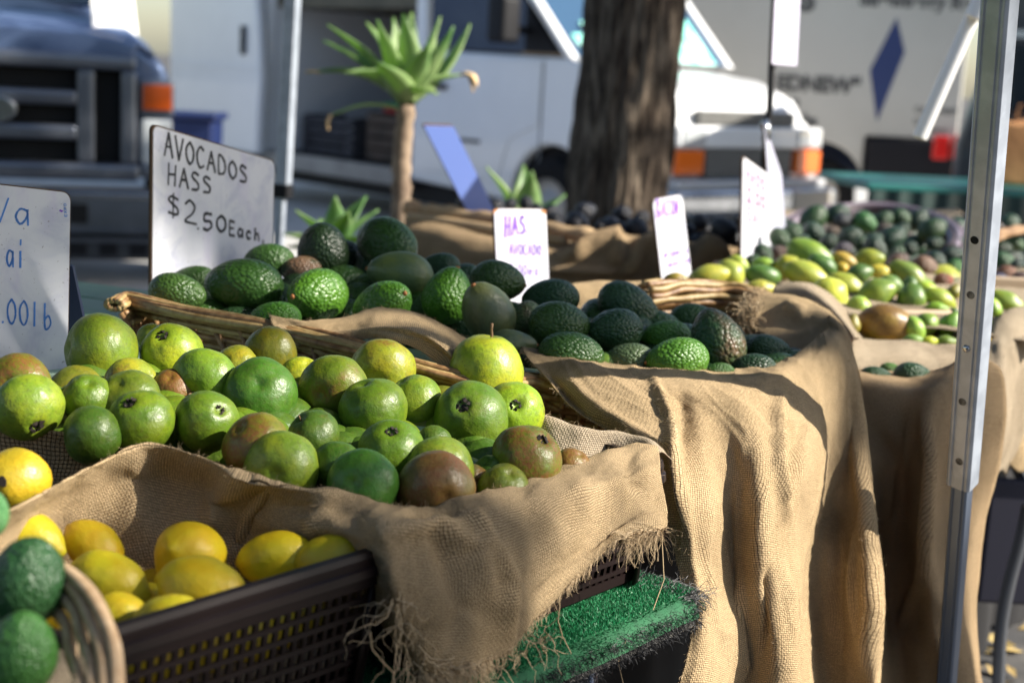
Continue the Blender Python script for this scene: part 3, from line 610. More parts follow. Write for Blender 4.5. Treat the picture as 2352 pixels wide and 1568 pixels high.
# brown paper bag on it
pb_ = WY(2348, 392, ga.y + .45); e2 = thing('paper_bag', (pb_.x, pb_.y, .951), 'brown paper bag standing on the green covered table at right', 'bag')
M_KRAFT = noisy('kraft_paper', (.42, .20, .07), (.30, .13, .04), 5, .6, bump=.5, bd=.01)
MB().prism([(-.16, 0), (.2, 0), (.22, .33), (.1, .37), (-.05, .33), (-.17, .36)], Vector((pb_.x, pb_.y, .951)), X1, Z, Y1 * .2).build('bag_body', M_KRAFT, e2, bevel=.02)
MB().tube([Vector((pb_.x - .05, pb_.y + .05, 1.27)), Vector((pb_.x - .04, pb_.y + .05, 1.38)), Vector((pb_.x + .05, pb_.y + .05, 1.38)), Vector((pb_.x + .06, pb_.y + .05, 1.27))], .006, 6).build('handle', M_KRAFT, e2)
# weathered green board table on the left
M_PGRN = noisy('weathered_green_board', (.26, .42, .28), (.36, .48, .36), 4, .6, lo=.4, hi=.6)
wt = thing('weathered_table', WZ(190, 700, .98) * 1.0, 'weathered pale green wooden table behind the guava sign', 'table')
q0 = WZ(140, 640, .98); q1 = WZ(350, 668, .98); wt.location = (q0.x, q0.y, 0)
uu = (q1 - q0); uu.z = 0; uu.normalize(); vv = Vector((uu.y, -uu.x, 0))
for i in range(5):
    MB().box(q0 - uu * .5 + vv * (i * .135) - Z * .03, uu * 1.6, vv * .128, Z * .03).build('plank', M_PGRN, wt, bevel=.004)
for (a_, b_) in ((-.4, .05), (1.0, .05), (-.4, .55), (1.0, .55)): MB().box(q0 + uu * a_ + vv * b_ - Z * (q0.z), uu * .05, vv * .05, Z * (q0.z - .031)).build('leg', M_PGRN, wt)
# chair leg at the bottom right corner
ch = thing('folding_chair', (1.45, 2.6, 0), 'folding chair with curved grey metal leg in the shade, bottom right', 'chair')
def chp(x, y, Y=2.9): return WY(x, y, Y)
M_STEEL = mat('painted_steel', (.22, .24, .28), .3, metal=.8)
c_pts = [tuple(chp(x, y)) for x, y in ((2362, 1160), (2345, 1240), (2318, 1340), (2300, 1440), (2293, 1560), (2290, 1720))]
MB().tube([Vector(p) for p in crv(c_pts, 6)], .014, 10).build('leg', M_STEEL, ch, smooth=True)
c2_ = [tuple(chp(x, y, 3.25)) for x, y in ((2330, 1060), (2380, 1180), (2420, 1400), (2430, 1650))]; MB().tube([Vector(p) for p in crv(c2_, 6)], .014, 10).build('leg', M_STEEL, ch, smooth=True)
s0 = chp(2248, 1062, 3.1); MB().box(s0, X1 * .5, Y1 * .4, Z * .03).build('seat', mat('black_seat', (.012, .012, .02), .6), ch, bevel=.01); MB().box(s0 + Vector((.04, .02, -.34)), X1 * .45, Y1 * .02, Z * .3).build('side_panel', mat('dark_indigo', (.025, .025, .045), .7), ch, bevel=.01)
MB().tube([s0 + Vector((.02, .05, -.02)), s0 + Vector((.45, .3, -.45))], .012, 8).build('brace', M_DARK, ch)

# ---- tent canopy carried by the two poles (above the frame)
cA = pb + ax * ((2.25 - pb.z) / ax.z); cB = jz + ax2 * ((2.25 - jz.z) / ax2.z); sdv = (cB - cA); sdv.z = 0; pv = Vector((-sdv.y, sdv.x, 0)); 
if pv.x > 0: pv = -pv
cC = cB + pv; cD = cA + pv; top_ = (cA + cC) / 2 + Z * .75
can = thing('tent_canopy', (cA + cC) / 2, 'white fabric tent roof above the stall, carried by the silver poles', 'canopy')
M_CAN = mat('canopy_fabric', (.30, .33, .38), .8)
for p_, q_ in ((cA, cB), (cB, cC), (cC, cD), (cD, cA)):
    o = MB().add([p_ + Z * .02, q_ + Z * .02, top_], [(0, 1, 2)]).build('roof_panel', M_CAN, can); o.modifiers.new('s', 'SOLIDIFY').thickness = .003
    o = MB().quad(p_ + Z * .018, q_ + Z * .018, q_ - Z * .16, p_ - Z * .16).build('valance', M_CAN, can); o.modifiers.new('s', 'SOLIDIFY').thickness = .003
    MB().tube([p_ - Z * .01, q_ - Z * .01], .012, 8).build('frame_bar', M_ALU, can)
for p_ in (cC, cD): 
    e = thing('canopy_pole', Vector((p_.x, p_.y, 0)), 'silver tent pole left of the frame, ' + ('far corner' if p_ is cC else 'near corner'), 'pole'); MB().box(Vector((p_.x - .02, p_.y - .02, 0)), X1 * .04, Y1 * .04, Z * 2.24).build('outer_sleeve', M_ALU, e)

# ---- unseen trees added right of the frame, crowns placed to dapple stall and pickup
def street_tree(x, y, zc_, rad, n, lab, s=.10):
    e = thing('street_tree', (x, y, 0), lab, 'tree'); trunk((x, y, 0), (x + .1, y, zc_ - .6), .16, .12, M_BARK, e, nv=40, nh=40)
    for k in range(7):
        a = k * .9; lm = MB(); q = Vector((x + .08, y, zc_ - 1.0)); t = Vector((x + math.cos(a) * rad * .8, y + math.sin(a) * rad * .8, zc_ + .5 * math.sin(k * 2.1))); lm.tube([q, (q + t) / 2 + Z * -.1, t], [.07, .045, .015], 7); lm.build('limb', M_BARK, e, smooth=True)
    crown((x, y, zc_), rad, n, s, e, flat=.8)
street_tree(8.6, -.75, 6.3, 1.35, 3200, 'leafy street tree added outside the frame right of the stall to dapple it')
street_tree(8.6, 1.15, 7.5, .85, 1300, 'slender street tree added beside the leafy one, outside the frame, to dapple the price sign')
street_tree(8.0, 6.7, 6.6, 1.9, 6500, 'denser street tree added outside the frame to shade the blue pickup')

# ---- dark tent added behind the viewer, unseen, to cut sky fill on the stall
o_ = Vector((-2.6, -4.2, 0)); e = thing('tent_canopy', o_ + Vector((2.6, 1.5, 2.3)), 'dark green tent with back wall added behind the viewer to block the sky, unseen', 'tent')
M_CAN2 = noisy('shade_tent_fabric', (.02, .05, .035), (.03, .06, .045), 2, .8); c4 = [o_ + Vector((x, y, 2.25)) for x, y in ((0, 0), (5.6, 0), (5.6, 3.3), (0, 3.3))]; tp = o_ + Vector((2.8, 1.6, 3.1))
for i in range(4):
    o = MB().add([c4[i], c4[(i + 1) % 4], tp], [(0, 1, 2)]).build('roof_panel', M_CAN2, e); o.modifiers.new('s', 'SOLIDIFY').thickness = .003
o = MB().quad(c4[0] - Z * .005, c4[1] - Z * .005, c4[1] - Z * 2.2, c4[0] - Z * 2.2).build('back_wall', M_CAN2, e); o.modifiers.new('s', 'SOLIDIFY').thickness = .003
for q in c4: MB().box(q - Vector((.02, .02, 2.25)), X1 * .04, Y1 * .04, Z * 2.24).build('leg', M_ALU, e)
# ================================================================== STALL
# ---- table
tbl = thing('market_table', P0 + B * .5 - Z * .95, 'long market table under green turf carrying the fruit crates and baskets', 'table')
TF = .045                                    # table front edge lies this far outside the crate fronts
def TP(a, b, z): p = P0 + A * a + B * b; return Vector((p.x, p.y, z))
M_TTOP = noisy('table_grey', (.16, .16, .16), (.10, .10, .10), 5, .5); M_TEDGE = noisy('table_edge_metal', (.34, .33, .31), (.22, .22, .21), 12, .4, metal=.5)
MB().box(TP(-.9, -TF + .012, .755), A * 1.44, B * 1.3, Z * .03).build('table_top', M_TTOP, tbl); MB().box(TP(.545, .16, .755), A * 2.5, B * 1.2, Z * .03).build('table_top', M_TTOP, tbl)
MB().box(TP(-.9, -TF - .004, .742), A * 1.42, B * .015, Z * .042).build('edge_rail', M_TEDGE, tbl, bevel=.004)
for a_, b_ in ((-.8, .05), (.5, .1), (1.9, .3), (-.8, 1.1), (.55, 1.1), (1.9, 1.1)): MB().tube([TP(a_, b_, 0), TP(a_, b_, .754)], .014, 10).build('leg', M_STEEL, tbl, smooth=True)
M_TURF = noisy('turf_backing', (.005, .075, .026), (.008, .10, .035), 60, .8)
turf = MB()
prof = [(1.25, .790), (.0, .790), (-TF + .01, .790), (-TF - .006, .786), (-TF - .016, .776), (-TF - .020, .764)]
N_ = 240
for i in range(N_ + 1):
    a_ = -.9 + 1.40 * i / N_
    for j, (b_, z_) in enumerate(prof): turf.v.append(tuple(TP(a_ + (.02 * noise.noise(Vector((i * .1, j, 0))) if i == N_ else 0), b_ + .004 * noise.noise(Vector((a_ * 9, j * .3, 0))), z_ + .002 * noise.noise(Vector((a_ * 14, b_ * 9, 3))))))
for i in range(N_):
    for j in range(5): k = i * 6 + j; turf.f.append((k, k + 6, k + 7, k + 1))
tm = turf.build('turf_mat', M_TURF, None, smooth=True); tag(tm, 'bright green artificial turf mat spread under the crates', 'turf mat')
M_BLADE = mat('turf_blade', (.012, .20, .07), .5); M_BLADE2 = mat('turf_blade_dark', (.008, .14, .05), .5)
def blades(n, fa, fb, m, nm, h=(.0025, .0055), wd=.0012):
    bl = MB()
    for i in range(n):
        a_ = random.uniform(*fa); s = random.uniform(*fb)
        if s < -TF: z_ = .790 - (-TF - s) * 1.1; out = 1
        else: z_ = .790; out = 0
        p = TP(a_, s, z_); d = Vector((random.gauss(0, .5), random.gauss(0, .5), 1 - .6 * out)) + OUT * (.9 * out); d.normalize(); L = random.uniform(*h); sd_ = d.cross(Vector((random.gauss(0, 1), random.gauss(0, 1), random.gauss(0, 1)))).normalized() * wd * .5
        bl.v += [tuple(p - sd_), tuple(p + sd_), tuple(p + d * L)]; k = len(bl.v); bl.f.append((k - 3, k - 2, k - 1))
    o = bl.build(nm, m, tm); tag(o, kind='stuff'); return o
blades(34000, (-.05, .52), (-TF - .018, .09), M_BLADE, 'turf_pile'); blades(16000, (-.05, .52), (-TF - .018, .09), M_BLADE2, 'turf_pile')
# black unravelled backing along the turf edge
M_FR = mat('black_fringe', (.016, .016, .018), .5, spec=.35)
def strand(mb, p, d, L, r, droop=1.0, curl=.3, n=5):
    pts = [Vector(p)]; d = Vector(d).normalized()
    for i in range(n):
        d = (d + Vector((random.gauss(0, curl), random.gauss(0, curl), random.gauss(0, curl) - droop * .35))).normalized(); pts.append(pts[-1] + d * L / n)
    mb.tube(pts, [r * (1 - .5 * i / n) for i in range(n + 1)], 3, cap=False)
fr = MB()
for i in range(4600):
    a_ = random.uniform(-.12, .51); p = TP(a_, -TF - random.uniform(.004, .022), .0); p.z = .782 - random.uniform(0, .03)
    strand(fr, p, OUT * .8 + A * random.gauss(0, .6) + Z * random.gauss(.1, .4), random.uniform(.006, .018), .00036, .9, .42, 4)
for i in range(700):
    p = TP(.5 + random.gauss(0, .012), random.uniform(-TF - .02, .06), .79); strand(fr, p, A + OUT * random.uniform(-.2, .5) + Z * random.uniform(0, .6), random.uniform(.010, .026), .0004, .8, .35, 5)
tag(fr.build('backing_fringe', M_FR, tm), kind='stuff')

# ---- plastic crates (lattice sides, stepped rim)
M_CR = mat('brown_crate_plastic', (.010, .0055, .0055), .42, spec=.22)
def crate(a0, a1, b0, b1, zb, zt, label, name='plastic_crate', cell=.016):
    e = thing(name, TP((a0 + a1) / 2, (b0 + b1) / 2, zb), label, 'crate', 'brown plastic crates')
    rc = .03
    def loop(off, z):                        # rounded rectangle
        pts = []
        for (ca, cb, q) in ((a1 - rc, b0 + rc, -90), (a1 - rc, b1 - rc, 0), (a0 + rc, b1 - rc, 90), (a0 + rc, b0 + rc, 180)):
            for k in range(7):
                t = R(q + k * 15); pts.append(TP(ca + math.cos(t) * (rc + off), cb + math.sin(t) * (rc + off), z))
        return pts
    H = zt - zb; taper = .02
    rim = MB(); prof = [(-.004, zt - .001), (-.004, zt + .004), (.006, zt + .004), (.008, zt - .002), (.0075, zt - .010), (.011, zt - .012), (.012, zt - .020), (.008, zt - .022), (.0075, zt - .032), (.004, zt - .034), (-.003, zt - .034), (-.004, zt - .001)]
    L0 = len(loop(0, 0))
    for off, z in prof: rim.v += [tuple(p) for p in loop(off, z)]
    for j in range(len(prof) - 1):
        for k in range(L0): rim.f.append((j * L0 + k, j * L0 + (k + 1) % L0, (j + 1) * L0 + (k + 1) % L0, (j + 1) * L0 + k))
    rim.build('rim', M_CR, e, smooth=False).data.polygons.foreach_set('use_smooth', [False] * ((len(prof) - 1) * L0))
    lat = MB()
    for (sa, sb, ea, eb) in ((a0 + rc, b0, a1 - rc, b0), (a0, b0 + rc, a0, b1 - rc), (a1, b0 + rc, a1, b1 - rc)):
        ln = math.hypot(ea - sa, eb - sb); n = int(ln / .0125); da, db = (ea - sa) / ln, (eb - sb) / ln
        inn = (-db, da) if (sb == eb) else ((1, 0) if sa == a0 else (-1, 0))
        if sb == eb: inn = (0, 1)
        for i in range(n + 1):
            t = i / n * ln; p = TP(sa + da * t, sb + db * t, zt - .034); q = TP(sa + da * t + inn[0] * taper, sb + db * t + inn[1] * taper, zb + .002)
            dd_ = A * da + B * db; nn_ = A * inn[0] + B * inn[1]
            lat.box(p - dd_ * .0026 + nn_ * .001, dd_ * .0052, nn_ * .004, q - p)
        m = 7
        for j in range(1, m + 1):
            f = j / m; z = zt - .034 + (zb + .004 - zt + .034) * f; dd_ = A * da + B * db; nn_ = A * inn[0] + B * inn[1]
            lat.box(TP(sa + inn[0] * taper * f, sb + inn[1] * taper * f, z) - nn_ * .0012, dd_ * ln, nn_ * .0035, Z * (.0055 if j < m else .012))
    tag(lat.build('lattice', M_CR, e), kind='stuff')
    for (ca, cb) in ((a0, b0), (a1, b0), (a0, b1), (a1, b1)):
        cm = MB(); sa = 1 if ca == a0 else -1; sb = 1 if cb == b0 else -1; pts = []
        for k in range(7):
            t = k / 6 * math.pi / 2; pts.append((ca + sa * (rc - rc * math.cos(t)), cb + sb * (rc - rc * math.sin(t))))
        for (u_, v_) in pts: cm.v += [tuple(TP(u_, v_, zt - .03)), tuple(TP(u_ + sa * .012, v_ + sb * .012, zb + .002))]
        cm.f = [(2 * k, 2 * k + 1, 2 * k + 3, 2 * k + 2) for k in range(6)]; o = cm.build('corner', M_CR, e, smooth=True); o.modifiers.new('s', 'SOLIDIFY').thickness = .003
    MB().box(TP(a0 + .02, b0 + .02, zb + .003), A * (a1 - a0 - .04), B * (b1 - b0 - .04), Z * .004).build('base', M_CR, e)
    return e
crate(-.345, .02, 0, .50, .794, .95, 'dark brown lattice crate full of lemons, front left on the table')
crate(.055, .50, 0, .58, .794, .95, 'dark brown lattice crate under the guavas, mostly hidden by burlap')

# ---- cloth
def cloth(name, rows, mt, label, cat='cloth', kr=10, kc=10, folds=(), rough=.0035, freq=14, fringe=None, top=True, parent=None, th=.0012, seed=0, stretch=(1, 1), coarse=0, creases=0):
    P = np.array([[list(p) for p in r] for r in rows]); nr, nc = P.shape[:2]
    a = np.array([crv(P[i], kc) for i in range(nr)])                      # (nr, M, 3)
    G = np.array([crv(a[:, j], kr) for j in range(a.shape[1])]).transpose(1, 0, 2)   # (Nr, M, 3)
    Nr, Mc = G.shape[:2]
    du = np.gradient(G, axis=1); dv = np.gradient(G, axis=0); Nn = np.cross(du, dv); Nn /= np.linalg.norm(Nn, axis=2, keepdims=True) + 1e-9
    lu = np.linalg.norm(du, axis=2); lv_ = np.linalg.norm(dv, axis=2)
    U = np.cumsum(lu, axis=1); U -= U[:, :1]; U = np.repeat(U.mean(0)[None], Nr, 0) * .5 + U * .5; Vv = np.cumsum(lv_, axis=0); Vv = np.repeat(Vv.mean(1)[:, None], Mc, 1) * .5 + Vv * .5
    cen = np.array(CAM_LOC); sgn = np.sign(((cen - G) * Nn).sum(2, keepdims=True)); sgn[sgn == 0] = 1; s0 = np.sign(np.median(sgn)) or 1; Nn = Nn * s0
    D_ = np.zeros((Nr, Mc))
    for i in range(Nr):
        for j in range(Mc):
            x, y = U[i, j] * stretch[0], Vv[i, j] * stretch[1]
            D_[i, j] = rough * (noise.noise(Vector((x * freq, y * freq, seed))) + .5 * noise.noise(Vector((x * freq * 2.3, y * freq * 2.3, seed + 5))))
            if creases: D_[i, j] += creases * ((1 - min(1, abs(noise.noise(Vector((x * 9 + .6 * noise.noise(Vector((x * 5, y * 5, seed))), y * 3.2, seed + 3)))) * 5)) ** 2 + .6 * (1 - min(1, abs(noise.noise(Vector((x * 17 + y * 9, y * 8 - x * 5, seed + 13)))) * 6)) ** 2)
            if coarse: D_[i, j] += coarse * noise.noise(Vector((x * freq * .3, y * freq * .3, seed + 9)))
    if folds:
        rel = G - cen; zz = rel @ np.array(FWD); px = 1176 + FPX * (rel @ np.array(RGT)) / zz; py = 784 - FPX * (rel @ np.array(UPV)) / zz
        for (pts, wdt, amp) in folds:        # crease lines given where they lie; amplitude in metres, raised (+) or sunk (-)
            best = np.full((Nr, Mc), 1e9); tt_ = np.zeros((Nr, Mc))
            for k in range(len(pts) - 1):
                x0, y0 = pts[k]; x1, y1 = pts[k + 1]; dx_, dy_ = x1 - x0, y1 - y0; L2 = dx_ * dx_ + dy_ * dy_
                t = np.clip(((px - x0) * dx_ + (py - y0) * dy_) / L2, 0, 1); d = np.hypot(px - x0 - t * dx_, py - y0 - t * dy_); tt_ = np.where(d < best, (k + t) / (len(pts) - 1), tt_); best = np.minimum(best, d)
            D_ += amp * np.exp(-(best / wdt) ** 2) * np.clip(5 * tt_ * (1 - tt_) + .12, 0, 1)
    G = G + Nn * D_[..., None]
    me = bpy.data.meshes.new(name); vs = G.reshape(-1, 3); idx = np.arange(Nr * Mc).reshape(Nr, Mc)
    fs = np.stack([idx[:-1, :-1], idx[:-1, 1:], idx[1:, 1:], idx[1:, :-1]], -1).reshape(-1, 4)
    me.from_pydata(vs.tolist(), [], fs.tolist()); uvl = me.uv_layers.new(name='UVMap'); li = fs.reshape(-1)
    uvl.data.foreach_set('uv', np.stack([U.reshape(-1)[li], Vv.reshape(-1)[li]], -1).reshape(-1)); me.polygons.foreach_set('use_smooth', [True] * len(me.polygons)); me.update()
    o = link(name, me, mt, parent)
    m = o.modifiers.new('s', 'SOLIDIFY'); m.thickness = th; m.offset = 0
    if parent is None: tag(o, label, cat)
    # loose threads along chosen borders: (side, start, end, count, length, radius)
    if fringe:
        fm = MB()
        for (side, f0, f1, cnt, Ln, rad, *ex) in fringe:
            for _ in range(cnt):
                f = random.uniform(f0, f1)
                if side == 'bottom': j = int(f * (Mc - 1)); p = G[-1, j]; q = G[-3, j]
                elif side == 'top': j = int(f * (Mc - 1)); p = G[0, j]; q = G[2, j]
                elif side == 'left': j = int(f * (Nr - 1)); p = G[j, 0]; q = G[j, 2]
                elif side == 'right': j = int(f * (Nr - 1)); p = G[j, -1]; q = G[j, -3]
                d = Vector(p - q).normalized(); strand(fm, Vector(p) - d * .003 + Vector((random.gauss(0, .001),) * 3), d + Vector((random.gauss(0, .35), random.gauss(0, .35), random.gauss(0, .35))), Ln * random.uniform(.3, 1.3), rad * random.uniform(.7, 1.2), ex[0] if ex else .8, .38, 6)
        # short fuzz all over
        tag(fm.build('frayed_threads', M_THREAD, o), kind='stuff')
    if top:
        fz = MB()
        for _ in range(int(1200 if top is True else top)):
            i = random.randrange(Nr - 1); j = random.randrange(Mc - 1); p = Vector(G[i, j]); n = Vector(Nn[i, j]); strand(fz, p, n * .7 + Vector((random.gauss(0, .7), random.gauss(0, .7), random.gauss(0, .7))), random.uniform(.004, .011), .00014, .2, .4, 3)
        tag(fz.build('loose_fibres', M_THREAD, o), kind='stuff')
    return o, G
f3 = lambda l: [WY(*p) for p in l]
def rimpt(px, py, z): return WZ(px, py, z)

# burlap over the guava crate: ridge between lemons and guavas, over the rim, and down the outside
ridge = [(-60, 1210, .995), (60, 1152, .995), (190, 1082, 1.0), (330, 1022, 1.01), (450, 1045, 1.005), (560, 1092, .995), (700, 1124, .985), (820, 1136, .98), (900, 1156, .975), (990, 1153, .97), (1080, 1142, .965), (1180, 1115, .962), (1270, 1078, .962), (1370, 1052, .962), (1460, 1018, .965), (1508, 1025, .962)]
R0 = [WZ(x, y, z) for x, y, z in ridge]
ins = [p + B * .035 + A * .02 - Z * .035 for p in R0]; ins2 = [p + B * .05 + A * .03 - Z * .11 for p in R0]
def off(pts, o): return [WF(x, y, o) for x, y in pts]
# rows below the ridge; first columns fall toward the lemons, the rest over the crate front
r1 = [WZ(-60, 1235, .975), WZ(40, 1190, .97), WZ(170, 1130, .97), WZ(320, 1090, .97), WZ(440, 1110, .965), WZ(550, 1140, .96), WZ(690, 1165, .963), WZ(810, 1180, .970)] + [WF(x, y, o) for x, y, o in ((880, 1200, .012), (985, 1195, .016), (1085, 1190, .018), (1190, 1165, .018), (1285, 1130, .018), (1385, 1100, .018), (1470, 1070, .018), (1518, 1065, .02))]
r2 = [WZ(-60, 1270, .945), WZ(20, 1245, .94), WZ(160, 1200, .935), WZ(320, 1190, .93), WZ(430, 1195, .93), WZ(545, 1200, .93), WZ(680, 1212, .943), WZ(790, 1222, .960)] + [WF(x, y, o) for x, y, o in ((872, 1262, .018), (965, 1285, .034), (1075, 1280, .040), (1190, 1255, .038), (1300, 1215, .030), (1400, 1180, .026), (1480, 1135, .028), (1525, 1125, .032))]
r3 = [WZ(-60, 1320, .90), WZ(10, 1310, .90), WZ(155, 1280, .895), WZ(320, 1290, .89), WZ(430, 1290, .89), WZ(540, 1285, .89), WZ(670, 1275, .90), WZ(780, 1262, .93)] + [WF(x, y, o) for x, y, o in ((880, 1330, .022), (955, 1370, .046), (1070, 1370, .055), (1185, 1345, .050), (1290, 1285, .035), (1390, 1235, .030), (1478, 1180, .034), (1532, 1175, .040))]
r4 = [WZ(-60, 1400, .85), WZ(10, 1400, .85), WZ(155, 1400, .85), WZ(320, 1400, .84), WZ(430, 1400, .84), WZ(540, 1390, .84), WZ(670, 1370, .86), WZ(775, 1300, .915)] + [WF(x, y, o) for x, y, o in ((905, 1440, .022), (960, 1455, .046), (1065, 1450, .058), (1165, 1420, .052), (1255, 1345, .038), (1360, 1270, .034), (1462, 1200, .040), (1530, 1205, .048))]
r5 = [WZ(-60, 1460, .82), WZ(10, 1460, .82), WZ(155, 1460, .82), WZ(320, 1460, .82), WZ(430, 1460, .82), WZ(540, 1450, .82), WZ(670, 1430, .84), WZ(772, 1330, .90)] + [WF(x, y, o) for x, y, o in ((950, 1540, .018), (985, 1545, .044), (1060, 1528, .058), (1140, 1505, .056), (1228, 1430, .040), (1325, 1325, .036), (1440, 1232, .044), (1518, 1225, .055))]
cloth('burlap_cloth', [ins2, ins, R0, r1, r2, r3, r4, r5], M_BUR, 'burlap cloth hanging over the crate rim in front of the guavas, hem frayed', kr=16, kc=14, rough=.0022, freq=22, seed=1, coarse=.009, creases=.0022,
      folds=[([(1040, 1150), (1100, 1240), (1160, 1330), (1150, 1480)], 20, 0.0150), ([(960, 1180), (1010, 1250), (1060, 1400), (1020, 1500)], 22, -0.0090), ([(930, 1185), (1000, 1170), (1080, 1185)], 16, -0.0150), ([(905, 1215), (1000, 1205), (1080, 1260), (1130, 1400)], 20, 0.0120), ([(1200, 1120), (1230, 1250), (1210, 1400)], 24, -0.0075),
             ([(560, 1095), (500, 1150), (480, 1230)], 27, 0.0150), ([(620, 1120), (570, 1180), (545, 1260)], 17, -0.0120), ([(330, 1030), (300, 1120), (310, 1250)], 40, 0.0150), ([(760, 1130), (720, 1200), (700, 1260)], 24, 0.0090), ([(1330, 1080), (1340, 1180), (1290, 1290)], 27, 0.0090), ([(1440, 1040), (1470, 1140)], 20, -0.0090)],
      fringe=[('bottom', .54, .72, 520, .040, .00042), ('bottom', .68, 1.0, 520, .016, .00036), ('bottom', .93, 1.0, 260, .04, .0004), ('bottom', .53, .62, 50, .075, .0007, .4)], top=2600)
# thick tangled fray at the lower left corner of that cloth + hanging single threads
tg = MB()
for i in range(75):
    x, y = random.choice([(905, 1380), (925, 1440), (950, 1500), (975, 1545), (1010, 1560)]); p = WF(x + random.gauss(0, 14), y + random.gauss(0, 18), random.uniform(.03, .06)); strand(tg, p, Vector((random.gauss(0, .5), random.gauss(0, .3), -.8)), random.uniform(.03, .09), .0005, .8, .5, 9)
for i in range(70):
    x = random.uniform(1000, 1260); y = 1530 - max(0, x - 1160) * .75; p = WF(x, y, .06); strand(tg, p, Vector((random.gauss(0, .9), random.gauss(0, .3), -.4)), random.uniform(.02, .06), .0006, .5, .65, 9)
for pts in ([(1286, 1385), (1282, 1425), (1292, 1460), (1312, 1500)], [(1520, 1230), (1525, 1330), (1500, 1400)], [(1438, 1470), (1420, 1520), (1432, 1570)], [(850, 1450), (855, 1490), (880, 1520), (905, 1545)]): tg.tube([WF(x, y, .062) for x, y in pts], .0006, 4)
th_ = tg.build('loose_threads', M_THREAD, None); tag(th_, 'tangle of loose jute threads hanging from the torn corner of the burlap over the crate', 'threads', kind='stuff')
# inner back side of the guava crate lining (seen at the right, behind the reddish guava)
i0 = [WZ(x, y, z) for x, y, z in ((1515, 1040, .958), (1480, 1005, .965), (1415, 992, .968), (1340, 985, .975), (1260, 958, .985), (1180, 930, .99), (1050, 900, .99))]
cloth('crate_liner', [[p + A * .03 - Z * .015 for p in i0], i0, [p - A * .015 - Z * .02 for p in i0], [p - A * .03 - Z * .06 for p in i0], [p - A * .035 - Z * .13 for p in i0]], M_BURD, 'greenish grey burlap lining folded over the far right edge of the guava crate', kr=8, kc=12, rough=.004, freq=18, seed=4, top=500)
# floor of the guava heap
def liner(quad, mt, label, name='basket_liner'):
    rows = [[quad[0].lerp(quad[1], t) for t in (0, .33, .66, 1)], [quad[3].lerp(quad[2], t).lerp(quad[0].lerp(quad[1], t), .5) for t in (0, .33, .66, 1)], [quad[3].lerp(quad[2], t) for t in (0, .33, .66, 1)]]
    return cloth(name, rows, mt, label, kr=8, kc=8, rough=.008, freq=9, top=False)
liner([TP(.04, .02, .90), TP(.49, .02, .90), TP(.48, .56, .95), TP(.0, .62, .97)], M_BURD, 'grey burlap lining beneath the guava heap', 'crate_liner')
liner([TP(-.33, .02, .83), TP(.0, .02, .83), TP(.0, .48, .85), TP(-.33, .48, .85)], M_BURD, 'grey burlap lining beneath the lemons', 'crate_liner')
# coarse jute at the left
cj = [[WZ(-90, 975, 1.0), WZ(0, 983, 1.0), WZ(120, 992, .998), WZ(230, 1008, .995), WZ(320, 1028, .99)], [WZ(-90, 1000, .99), WZ(0, 1008, .99), WZ(120, 1020, .985), WZ(230, 1034, .98), WZ(315, 1050, .98)],
      [WZ(-90, 1060, .965), WZ(0, 1060, .965), WZ(110, 1075, .96), WZ(200, 1085, .96), WZ(280, 1090, .965)], [WZ(-90, 1130, .93), WZ(0, 1130, .93), WZ(90, 1140, .93), WZ(150, 1140, .93), WZ(220, 1130, .94)]]
cj = [[p + B * .05 - Z * .04 for p in cj[0]]] + cj
cloth('jute_sack', cj, M_JUTE, 'coarse brown jute sack edge in front of the leftmost guavas', 'sack', kr=10, kc=12, rough=.003, freq=20, seed=8, top=300)

# ---- big avocado basket
rimc = [(1480, 935, .955), (1340, 902, .97), (1215, 872, .985), (1130, 880, 1.0), (1030, 862, 1.01), (900, 826, 1.02), (760, 786, 1.03), (600, 748, 1.035), (420, 716, 1.04), (300, 690, 1.04), (262, 700, 1.04)]
left_rim = [WZ(x, y, z) for x, y, z in rimc]
def reeds(path, n, r, thick, mt, parent, name='reed', up=.5, wob=.004, alt=None, twist=1.2):
    """bundle of reeds wound along a path"""
    P = crv([list(p) for p in path], 10); M = len(P)
    for k in range(n):
        a0 = 2 * math.pi * k / n; pts = []; rr = []
        ph = random.uniform(0, 6)
        for i in range(M):
            t = i / (M - 1); d = Vector(P[min(i + 1, M - 1)] - P[max(i - 1, 0)]).normalized(); s_ = d.cross(Z).normalized(); a = a0 + twist * t
            q = Vector(P[i]) + s_ * math.cos(a) * thick + Z * math.sin(a) * thick * up + Vector((noise.noise(Vector((t * 6, k, 0))), noise.noise(Vector((t * 6, k, 5))), noise.noise(Vector((t * 6, k, 9))))) * wob
            pts.append(q); rr.append(r * (1 + .25 * noise.noise(Vector((t * 9, k * 3, 1)))))
        m = MB(); m.tube(pts, rr, 7); m.build(name, mt if (alt is None or k % 2) else alt, parent, smooth=True)
ab = thing('wicker_basket', TP(.85, .5, .80), 'large wicker basket filled with big avocados in the middle of the table', 'basket')
reeds(left_rim, 13, .0050, .013, M_REED, ab, alt=M_REED2, wob=.006)
def below(pts, dz, o=.0): return [p - Z * dz - B * 0 + OUT * 0 for p in pts]
cen_ab = TP(.85, .5, 1.0)
def shrink(p, f, dz): v = p - cen_ab; return Vector((cen_ab.x + v.x * f, cen_ab.y + v.y * f, p.z - dz))
